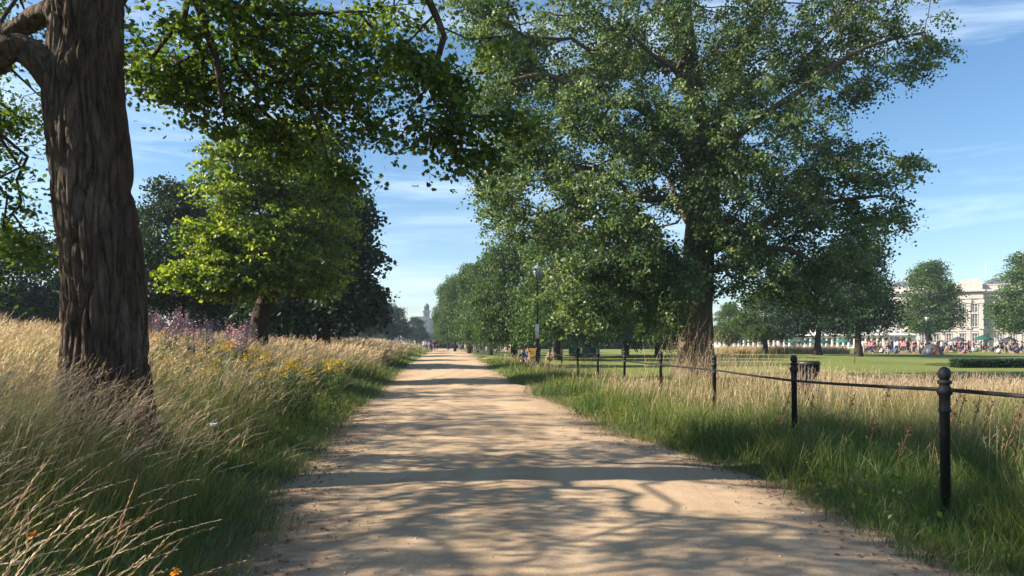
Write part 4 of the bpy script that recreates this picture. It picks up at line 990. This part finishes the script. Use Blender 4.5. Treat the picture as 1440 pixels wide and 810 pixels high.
# ------------------------------------------------------------------ people
SKIN = flat('skin', (.42, .24, .17), .6); HAIR = flat('hair', (.04, .028, .02), .7)
def cloth(n_, c): return flat(n_, c, .85, .1)
CL = dict(white=cloth('white_cloth', (.58, .57, .55)), navy=cloth('navy_cloth', (.025, .035, .09)), black=cloth('black_cloth', (.02, .02, .022)), pink=cloth('pink_cloth', (.48, .17, .21)), red=cloth('red_cloth', (.34, .05, .045)),
          blue=cloth('blue_cloth', (.08, .14, .30)), beige=cloth('beige_cloth', (.42, .33, .23)), grey=cloth('grey_cloth', (.2, .2, .22)), lilac=cloth('lilac_cloth', (.26, .24, .34)), orange=cloth('orange_cloth', (.60, .18, .05)), green=cloth('green_cloth', (.06, .16, .10)))
def body_mesh(kind):
    J = {'stand': dict(pel=(0, 0, .95), ch=(0, 0, 1.25), nk=(0, 0, 1.46), hd=(0, -.02, 1.58), tp=(0, -.01, 1.70), sl=(-.18, 0, 1.40), sr=(.18, 0, 1.40), el=(-.24, .03, 1.13), er=(.24, .03, 1.13), wl=(-.25, -.05, .88), wr=(.23, -.12, .92), hl=(-.25, -.07, .80), hr=(.22, -.16, .85),
                       pl=(-.09, 0, .90), pr=(.09, 0, .90), kl=(-.10, -.02, .50), kr=(.11, -.02, .50), al=(-.11, .02, .09), ar=(.12, .02, .09), fl=(-.12, -.14, .04), fr=(.14, -.14, .04)),
         'walk': dict(pel=(0, 0, .93), ch=(0, -.02, 1.23), nk=(0, -.03, 1.44), hd=(0, -.05, 1.56), tp=(0, -.04, 1.68), sl=(-.18, 0, 1.38), sr=(.18, -.02, 1.38), el=(-.23, .14, 1.14), er=(.23, -.08, 1.12), wl=(-.24, .16, .90), wr=(.22, -.28, .96), hl=(-.23, .16, .82), hr=(.21, -.34, .92),
                      pl=(-.09, 0, .89), pr=(.09, 0, .89), kl=(-.10, -.18, .52), kr=(.10, .05, .49), al=(-.10, -.26, .10), ar=(.10, .34, .17), fl=(-.10, -.40, .06), fr=(.10, .26, .05)),
         'sit': dict(pel=(0, 0, .14), ch=(0, .06, .44), nk=(0, .05, .66), hd=(0, .01, .78), tp=(0, .01, .90), sl=(-.18, .05, .59), sr=(.18, .05, .59), el=(-.24, -.02, .36), er=(.24, -.02, .36), wl=(-.12, -.22, .32), wr=(.12, -.22, .32), hl=(-.06, -.28, .33), hr=(.06, -.28, .33),
                     pl=(-.10, -.02, .13), pr=(.10, -.02, .13), kl=(-.20, -.36, .34), kr=(.20, -.36, .34), al=(-.12, -.62, .08), ar=(.12, -.62, .08), fl=(-.12, -.74, .05), fr=(.12, -.74, .05))}[kind]
    Rd = dict(pel=.135, ch=.15, nk=.055, hd=.095, tp=.07, sl=.065, sr=.065, el=.045, er=.045, wl=.03, wr=.03, hl=.035, hr=.035, pl=.10, pr=.10, kl=.06, kr=.06, al=.04, ar=.04, fl=.04, fr=.04)
    Ed = [('pel', 'ch'), ('ch', 'nk'), ('nk', 'hd'), ('hd', 'tp'), ('ch', 'sl'), ('ch', 'sr'), ('sl', 'el'), ('el', 'wl'), ('wl', 'hl'), ('sr', 'er'), ('er', 'wr'), ('wr', 'hr'), ('pel', 'pl'), ('pel', 'pr'), ('pl', 'kl'), ('kl', 'al'), ('al', 'fl'), ('pr', 'kr'), ('kr', 'ar'), ('ar', 'fr')]
    ks = list(J); me = bpy.data.meshes.new('tmp'); me.from_pydata([J[k_] for k_ in ks], [(ks.index(a_), ks.index(b_)) for a_, b_ in Ed], [])
    o = bpy.data.objects.new('tmp', me); COL.objects.link(o)
    sk = o.modifiers.new('s', 'SKIN'); sv = me.skin_vertices[0].data
    for i, k_ in enumerate(ks): sv[i].radius = (Rd[k_], Rd[k_] * (.72 if k_ in ('pel', 'ch') else 1)); sv[i].use_root = (k_ == 'pel')
    sub = o.modifiers.new('u', 'SUBSURF'); sub.levels = 1
    dg = bpy.context.evaluated_depsgraph_get(); dg.update()
    m2 = bpy.data.meshes.new_from_object(o.evaluated_get(dg)); bpy.data.objects.remove(o)
    m2.name = 'person_' + kind
    m2.materials.clear()
    for mt in (SKIN, CL['white'], CL['navy'], HAIR): m2.materials.append(mt)
    zn = J['nk'][2]; zp = J['pel'][2]
    for p_ in m2.polygons:
        p_.use_smooth = True; c_ = p_.center
        arm = abs(c_.x) > .2 and c_.z > zp - .25
        if c_.z > zn + .03: mi = 3 if (c_.y > J['hd'][1] + .02 or c_.z > J['hd'][2] + .06) else 0
        elif kind == 'sit':
            mi = 2 if (c_.z < .22 or c_.y < -.30) else 1
            if (Vector(c_) - Vector(J['hl'])).length < .09 or (Vector(c_) - Vector(J['hr'])).length < .09: mi = 0
            if c_.y < -.5 and c_.z > .05: mi = 0
        elif arm and c_.z < zp + .24: mi = 0
        elif c_.z < zp + .04 or (c_.z < zp and not arm): mi = 2 if c_.z > .32 else 0
        else: mi = 1
        p_.material_index = mi
    return m2
BM = {k_: body_mesh(k_) for k_ in ('stand', 'walk', 'sit')}
def person(kind, loc, rz, shirt, legs, label, group=None, s=1.0, hair=None):
    o = bpy.data.objects.new('person', BM[kind]); COL.objects.link(o)
    for i, mt in ((1, CL[shirt]), (2, CL[legs])): o.material_slots[i].link = 'OBJECT'; o.material_slots[i].material = mt
    o.location = loc; o.rotation_euler.z = rz; o.scale = (s, s, s)
    return tag(o, label, 'person', group)
# walkers at the end of the path
gw = 'strollers at the far end of the path'
for px, D, sh, lg, lab, kd in [(598.5, 118, 'red', 'grey', 'stroller in red at the left rim of the path end', 'walk'), (602, 114, 'white', 'white', 'stroller all in white at the path end', 'walk'), (605.5, 120, 'blue', 'navy', 'stroller in a blue top at the path end', 'stand'), (609, 116, 'lilac', 'white', 'stroller in a lilac top at the path end', 'walk'), (614.5, 118, 'black', 'black', 'lone stroller in black in the middle of the path end', 'walk'),
                               (651, 112, 'black', 'navy', 'person in black top walking left of the short lamp post', 'walk'), (654.5, 113, 'grey', 'white', 'person in grey top and white trousers left of the short lamp post', 'stand'), (658, 111, 'black', 'black', 'person all in black nearest to the short lamp post', 'stand'), (667.5, 100, 'beige', 'white', 'person in beige standing against the short lamp post', 'stand'), (675, 97, 'lilac', 'grey', 'person in lilac just right of the short lamp post', 'stand')]:
    person(kd, at(px, D), rd.uniform(-.4, .4) + (math.pi if rd.random() < .4 else 0), sh, lg, lab, gw)
for px, D, sh, lg in [(596, 100, 'white', 'beige'), (607, 104, 'pink', 'navy'), (611, 98, 'black', 'navy'), (647, 96, 'navy', 'grey'), (662, 104, 'red', 'black'), (680, 90, 'pink', 'white'), (642, 120, 'white', 'black'), (600, 108, 'grey', 'black')]:
    person('walk', at(px, D), rd.choice([0, math.pi]) + rd.uniform(-.3, .3), sh, lg, 'walker in a %s top and %s legwear well down the path' % (sh, lg), gw)
for px, D, sh, lg, lab, kd in [(735, 45, 'navy', 'black', 'person in navy sitting on the grass behind the far fence posts', 'sit'), (741, 46, 'blue', 'beige', 'person in blue sitting beside the one in navy', 'sit'), (783, 60, 'red', 'green', 'person in red sitting on the lawn behind the fence', 'sit'), (774, 50, 'beige', 'grey', 'person in beige sitting on the lawn behind the fence', 'sit')]:
    person(kd, at(px, D), rd.uniform(-1, 1), sh, lg, lab)
keys = ['white', 'navy', 'black', 'pink', 'red', 'blue', 'beige', 'grey', 'black', 'grey', 'black', 'beige', 'white', 'navy', 'black', 'navy', 'grey', 'black']
for k in range(14):
    px = rd.uniform(684, 722); D = rd.uniform(92, 112)
    person(rd.choice(['stand', 'walk', 'sit']), at(px, D), rd.uniform(0, 6.28), rd.choice(['pink', 'red', 'pink', 'white', 'beige', 'navy']), rd.choice(['white', 'beige', 'grey', 'black']), 'small figure in the loose summer crowd under the avenue trees', 'people under the avenue trees')
for k in range(4):
    person('stand', at(630 + k * 3.4, 150), rd.uniform(0, 6.28), 'beige', 'grey', 'tiny figure on the grass where the path runs out', 'people where the path runs out')
for k in range(230):
    px = rd.uniform(1212, 1445); D = rd.uniform(78, 118); 
    if abs(px - 1207) < 9 and D > 64 and D < 66: continue
    person(rd.choices(['stand', 'walk', 'sit'], [5, 2, 4])[0], at(px, D), rd.uniform(0, 6.28), rd.choice(keys), rd.choice(['navy', 'black', 'beige', 'grey', 'black', 'navy']), 'figure in the dense summer crowd between the lawn and the palace', 'crowd in front of the palace', s=rd.uniform(.86, 1.0))
for k in range(14):
    px = rd.uniform(1085, 1196); D = rd.uniform(92, 112)
    person(rd.choice(['stand', 'sit']), at(px, D), rd.uniform(0, 6.28), rd.choice(keys), rd.choice(['navy', 'black', 'beige']), 'figure near the wide green parasols under the trees', 'people by the wide green parasols')

# ------------------------------------------------------------------ wild flowers
def copies(o, spots, label, group):
    ks = [(c, [g for g in COL.objects if g.parent == c]) for c in COL.objects if c.parent == o]
    for i, (x, y, s, rz) in enumerate(spots):
        if i == 0: q = o
        else:
            q = o.copy(); COL.objects.link(q)
            for c, gs in ks: d = c.copy(); COL.objects.link(d); d.parent = q
        q.location = (x, y, G(x, y) - .03); q.scale = (s, s, s); q.rotation_euler = (rd.uniform(-.12, .12), rd.uniform(0, .2), rz); tag(q, label, 'wild flower', group)
def willowherb():
    o = empty('willowherb_plant', (0, 0, 0)); rr = np.random.default_rng(5)
    st = MB(); fl = []; lf = []
    for k in range(5):
        fl = []
        bx, by = rr.normal(0, .12, 2); h = rr.uniform(.95, 1.35); tx, ty = rr.normal(0, .1, 2)
        st.tube([(bx, by, 0), (bx + tx * .4, by + ty * .4, h * .5), (bx + tx, by + ty, h)], [.006, .005, .002], 5)
        for q in range(34):
            t_ = .60 + .40 * q / 34; r = .055 * (1.15 - t_) / .5 + .012; a_ = q * 2.4
            fl.append((bx + tx * t_ + r * math.cos(a_), by + ty * t_ + r * math.sin(a_), h * t_))
        leaves('flower_spike', np.array(fl), M['pinkf'], .036, rr, SIMPLE, SIMPLE_Q, o)
        for q in range(26):
            t_ = .12 + .5 * q / 26; a_ = q * 2.4; lf.append((bx + tx * t_ + .03 * math.cos(a_), by + ty * t_ + .03 * math.sin(a_), h * t_))
    st.build('stems', M['stem'], o)
    rr = np.random.default_rng(6)
    leaves('leaves', np.array(lf), M['leaf_mid'], .10, rr, DIAM * np.array([.35, 1, 1]), DIAM_Q, o)
    return o
sp = []
while len(sp) < 26:
    px = rd.uniform(208, 372); D = rd.uniform(12.5, 21)
    if 205 < px < 372: p = at(px, D); sp.append((p.x, p.y, rd.uniform(.98, 1.2), rd.uniform(0, 6)))
copies(willowherb(), sp, 'pink flowering willowherb stems crowded on the bank under the lime green tree', 'pink willowherb on the bank')
def ragwort(mat, hh, nm, nhead):
    o = empty(nm, (0, 0, 0)); st = MB(); fl = []; lf = []; rr = np.random.default_rng(9)
    for k in range(nhead):
        bx, by = rr.normal(0, .05, 2); h = hh * rr.uniform(.8, 1.1); tx, ty = rr.normal(0, .08, 2)
        st.tube([(bx, by, 0), (bx + tx * .5, by + ty * .5, h * .6), (bx + tx, by + ty, h)], [.004, .0035, .002], 5)
        for q in range(7):
            fl.append((bx + tx + rr.normal(0, .035), by + ty + rr.normal(0, .035), h + rr.normal(0, .012)))
        for q in range(16):
            t_ = .1 + .75 * q / 16; lf.append((bx + tx * t_, by + ty * t_, h * t_))
    st.build('stems', M['stem'], o); rr = np.random.default_rng(8)
    F3 = np.repeat(np.array(fl), 5, 0) + rr.normal(0, .004, (len(fl) * 5, 3))
    leaves('flower_heads', F3, mat, .016, rr, SIMPLE, SIMPLE_Q, o, up=1.2)
    leaves('leaves', np.array(lf), M['leaf_mid'], .07, rr, DIAM * np.array([.5, 1, 1]), DIAM_Q, o)
    return o
sp = []
for k in range(75):
    px = rd.gauss(375, 80); D = rd.uniform(9, 16); p = at(px, D)
    if left_a(p.y) - a_of(p.x, p.y) > .3 and px > 215: sp.append((p.x, p.y, rd.uniform(.95, 1.3), rd.uniform(0, 6)))
copies(ragwort(M['yelf'], .70, 'ragwort_plant', 4), sp, 'yellow flowering ragwort scattered in the straw grass of the bank', 'yellow ragwort on the bank')
for px, py, D, mt, lab, nm in [(300, 597, 4.9, 'whitef', 'single white flower in the shade right of the furrowed trunk', 'white_flower'), (47, 752, 2.75, 'orf', 'small orange flower low in the grass near the lower left corner', 'orange_flower'), (247, 805, 2.6, 'orf', 'small orange flower at the bottom edge of the bank', 'orange_flower'),
                               (1355, 598, 7.0, 'yelf', 'small yellow flower behind the nearest fence post', 'yellow_flower'), (420, 566, 11, 'yelf', 'bright yellow flower by the path edge of the bank', 'yellow_flower'), (48, 446, 13, 'whitef', 'tiny white flower in straw grass left of the furrowed trunk', 'white_flower')]:
    x = (px - CX) / F * D; zt = HC + (CY - py) / F * D; z0 = G(x, D); h = max(.15, zt - z0)
    o = empty(nm, (x, D, z0 - .02), lab, 'wild flower')
    MB().tube([(-.05, 0, 0), (-.01, .01, h * .6), (0, 0, h + .02)], [.004, .003, .002], 5).build('stem', M['stem'], o)
    rr = np.random.default_rng(int(px)); ph = np.arange(9) * .7
    P9 = np.stack([.004 * np.cos(ph), .004 * np.sin(ph), np.full(9, h + .02)], -1)
    leaves('petals', np.repeat(P9, 2, 0), M[mt], .022, rr, SIMPLE, SIMPLE_Q, o, up=1.0)
# stalky dock plants among the near grass
def dock():
    o = empty('dock_plant', (0, 0, 0)); st = MB(); fl = []; rr = np.random.default_rng(19)
    st.tube([(0, 0, 0), (.03, .01, .4), (.10, .0, .8)], [.005, .004, .002], 5)
    for k in range(5):
        t_ = .45 + .1 * k; a_ = k * 2.2; b0 = Vector((.1 * t_ ** 2, 0, .8 * t_)); st.tube([b0, b0 + Vector((.05 * math.cos(a_), .05 * math.sin(a_), .10))], .002, 4)
        for q in range(8): fl.append(b0 + Vector((.05 * math.cos(a_), .05 * math.sin(a_), .10)) * (q / 8) + Vector(rr.normal(0, .006, 3)))
    for q in range(30): t_ = .8 + .2 * q / 30; fl.append(Vector((.1 * t_ ** 2, 0, .8 * t_)) + Vector(rr.normal(0, .006, 3)))
    st.build('stalk', M['stalk'], o); leaves('seed_clusters', np.array([tuple(f) for f in fl]), M['stalk'], .018, np.random.default_rng(4), SIMPLE, SIMPLE_Q, o)
    return o
sp = []
for k in range(46):
    side = rd.random() < .45
    D = rd.uniform(3.0, 10); p = at(rd.uniform(10, 400) if side else rd.uniform(1020, 1440), D); a_ = a_of(p.x, p.y)
    if (side and left_a(p.y) - a_ > .5) or (not side and a_ - right_a(p.y) > .6): sp.append((p.x, p.y, rd.uniform(.7, 1.1), rd.uniform(-.6, .6)))
copies(dock(), sp, 'thin brown seeding dock stalk among the long grass', 'brown dock stalks in the grass')

# ------------------------------------------------------------------ haze, sky, sun, camera
t = NT('haze_air')
vol = t.n('ShaderNodeVolumePrincipled', {'Color': (.70, .86, 1.0, 1), 'Density': .00042, 'Anisotropy': .2})
t.t.links.new(vol.outputs[0], t.out.inputs['Volume'])
hz = MB().box(-650, 650, -35, 745, -1.2, 42).build('haze', t.m); tag(hz, 'thin pale blue haze over the park', 'haze', kind='stuff')

W = bpy.data.worlds.new('World'); S.world = W; W.use_nodes = True; nt = W.node_tree; nt.nodes.clear()
wo = nt.nodes.new('ShaderNodeOutputWorld'); bg = nt.nodes.new('ShaderNodeBackground'); sky = nt.nodes.new('ShaderNodeTexSky')
sky.sky_type = 'NISHITA'; sky.sun_disc = False; sky.sun_elevation = R(SUN_EL); sky.sun_rotation = R(SUN_AZ); sky.air_density = 1.0; sky.dust_density = .6; sky.ozone_density = 2.5; sky.altitude = 50
tc = nt.nodes.new('ShaderNodeTexCoord')
mp = nt.nodes.new('ShaderNodeMapping'); mp.inputs['Scale'].default_value = (1.1, 1.1, 7.5); mp.inputs['Rotation'].default_value = (.10, .16, 0)
nz = nt.nodes.new('ShaderNodeTexNoise'); nz.inputs['Scale'].default_value = 2.3; nz.inputs['Detail'].default_value = 9; nz.inputs['Roughness'].default_value = .62; nz.inputs['Distortion'].default_value = .7
cr = nt.nodes.new('ShaderNodeValToRGB'); cr.color_ramp.elements[0].position = .47; cr.color_ramp.elements[1].position = .80; cr.color_ramp.elements[0].color = (0, 0, 0, 1); cr.color_ramp.elements[1].color = (.55, .55, .55, 1)
mx = nt.nodes.new('ShaderNodeMix'); mx.data_type = 'RGBA'; mx.inputs[7].default_value = (7.6, 8.8, 9.8, 1)
L = nt.links.new
L(tc.outputs['Generated'], mp.inputs[0]); L(mp.outputs[0], nz.inputs['Vector']); L(nz.outputs[0], cr.inputs[0]); L(cr.outputs[0], mx.inputs[0]); hs = nt.nodes.new('ShaderNodeHueSaturation'); hs.inputs['Saturation'].default_value = 1.18; hs.inputs['Hue'].default_value = .498; L(sky.outputs[0], hs.inputs['Color']); L(mx.outputs[2], bg.inputs[0]); L(hs.outputs[0], mx.inputs[6]); L(bg.outputs[0], wo.inputs[0])
bg.inputs[1].default_value = .066
sl_ = bpy.data.lights.new('sun', 'SUN'); sl_.energy = 5.0; sl_.angle = R(.53); sl_.color = (1.0, .88, .73)
so = bpy.data.objects.new('sun', sl_); COL.objects.link(so)
az = R(SUN_AZ); el = R(SUN_EL)
d_ = Vector((math.sin(az) * math.cos(el), math.cos(az) * math.cos(el), math.sin(el)))
so.rotation_euler = d_.to_track_quat('Z', 'Y').to_euler(); so.location = d_ * 60
cam = bpy.data.cameras.new('camera'); cam.sensor_width = 36; cam.lens = 36 * F / 1440; cam.shift_y = (CY - 405) / 1440; cam.clip_end = 3000; cam.clip_start = .05
co = bpy.data.objects.new('camera', cam); COL.objects.link(co); co.location = (0, 0, HC); co.rotation_euler = (R(90), 0, 0); S.camera = co
S.view_settings.view_transform = 'Standard'; S.view_settings.look = 'None'; S.view_settings.exposure = 1.48; S.view_settings.gamma = 1
S.cycles.max_bounces = 8; S.cycles.diffuse_bounces = 3; S.cycles.transmission_bounces = 4; S.cycles.transparent_max_bounces = 6; S.cycles.volume_bounces = 0
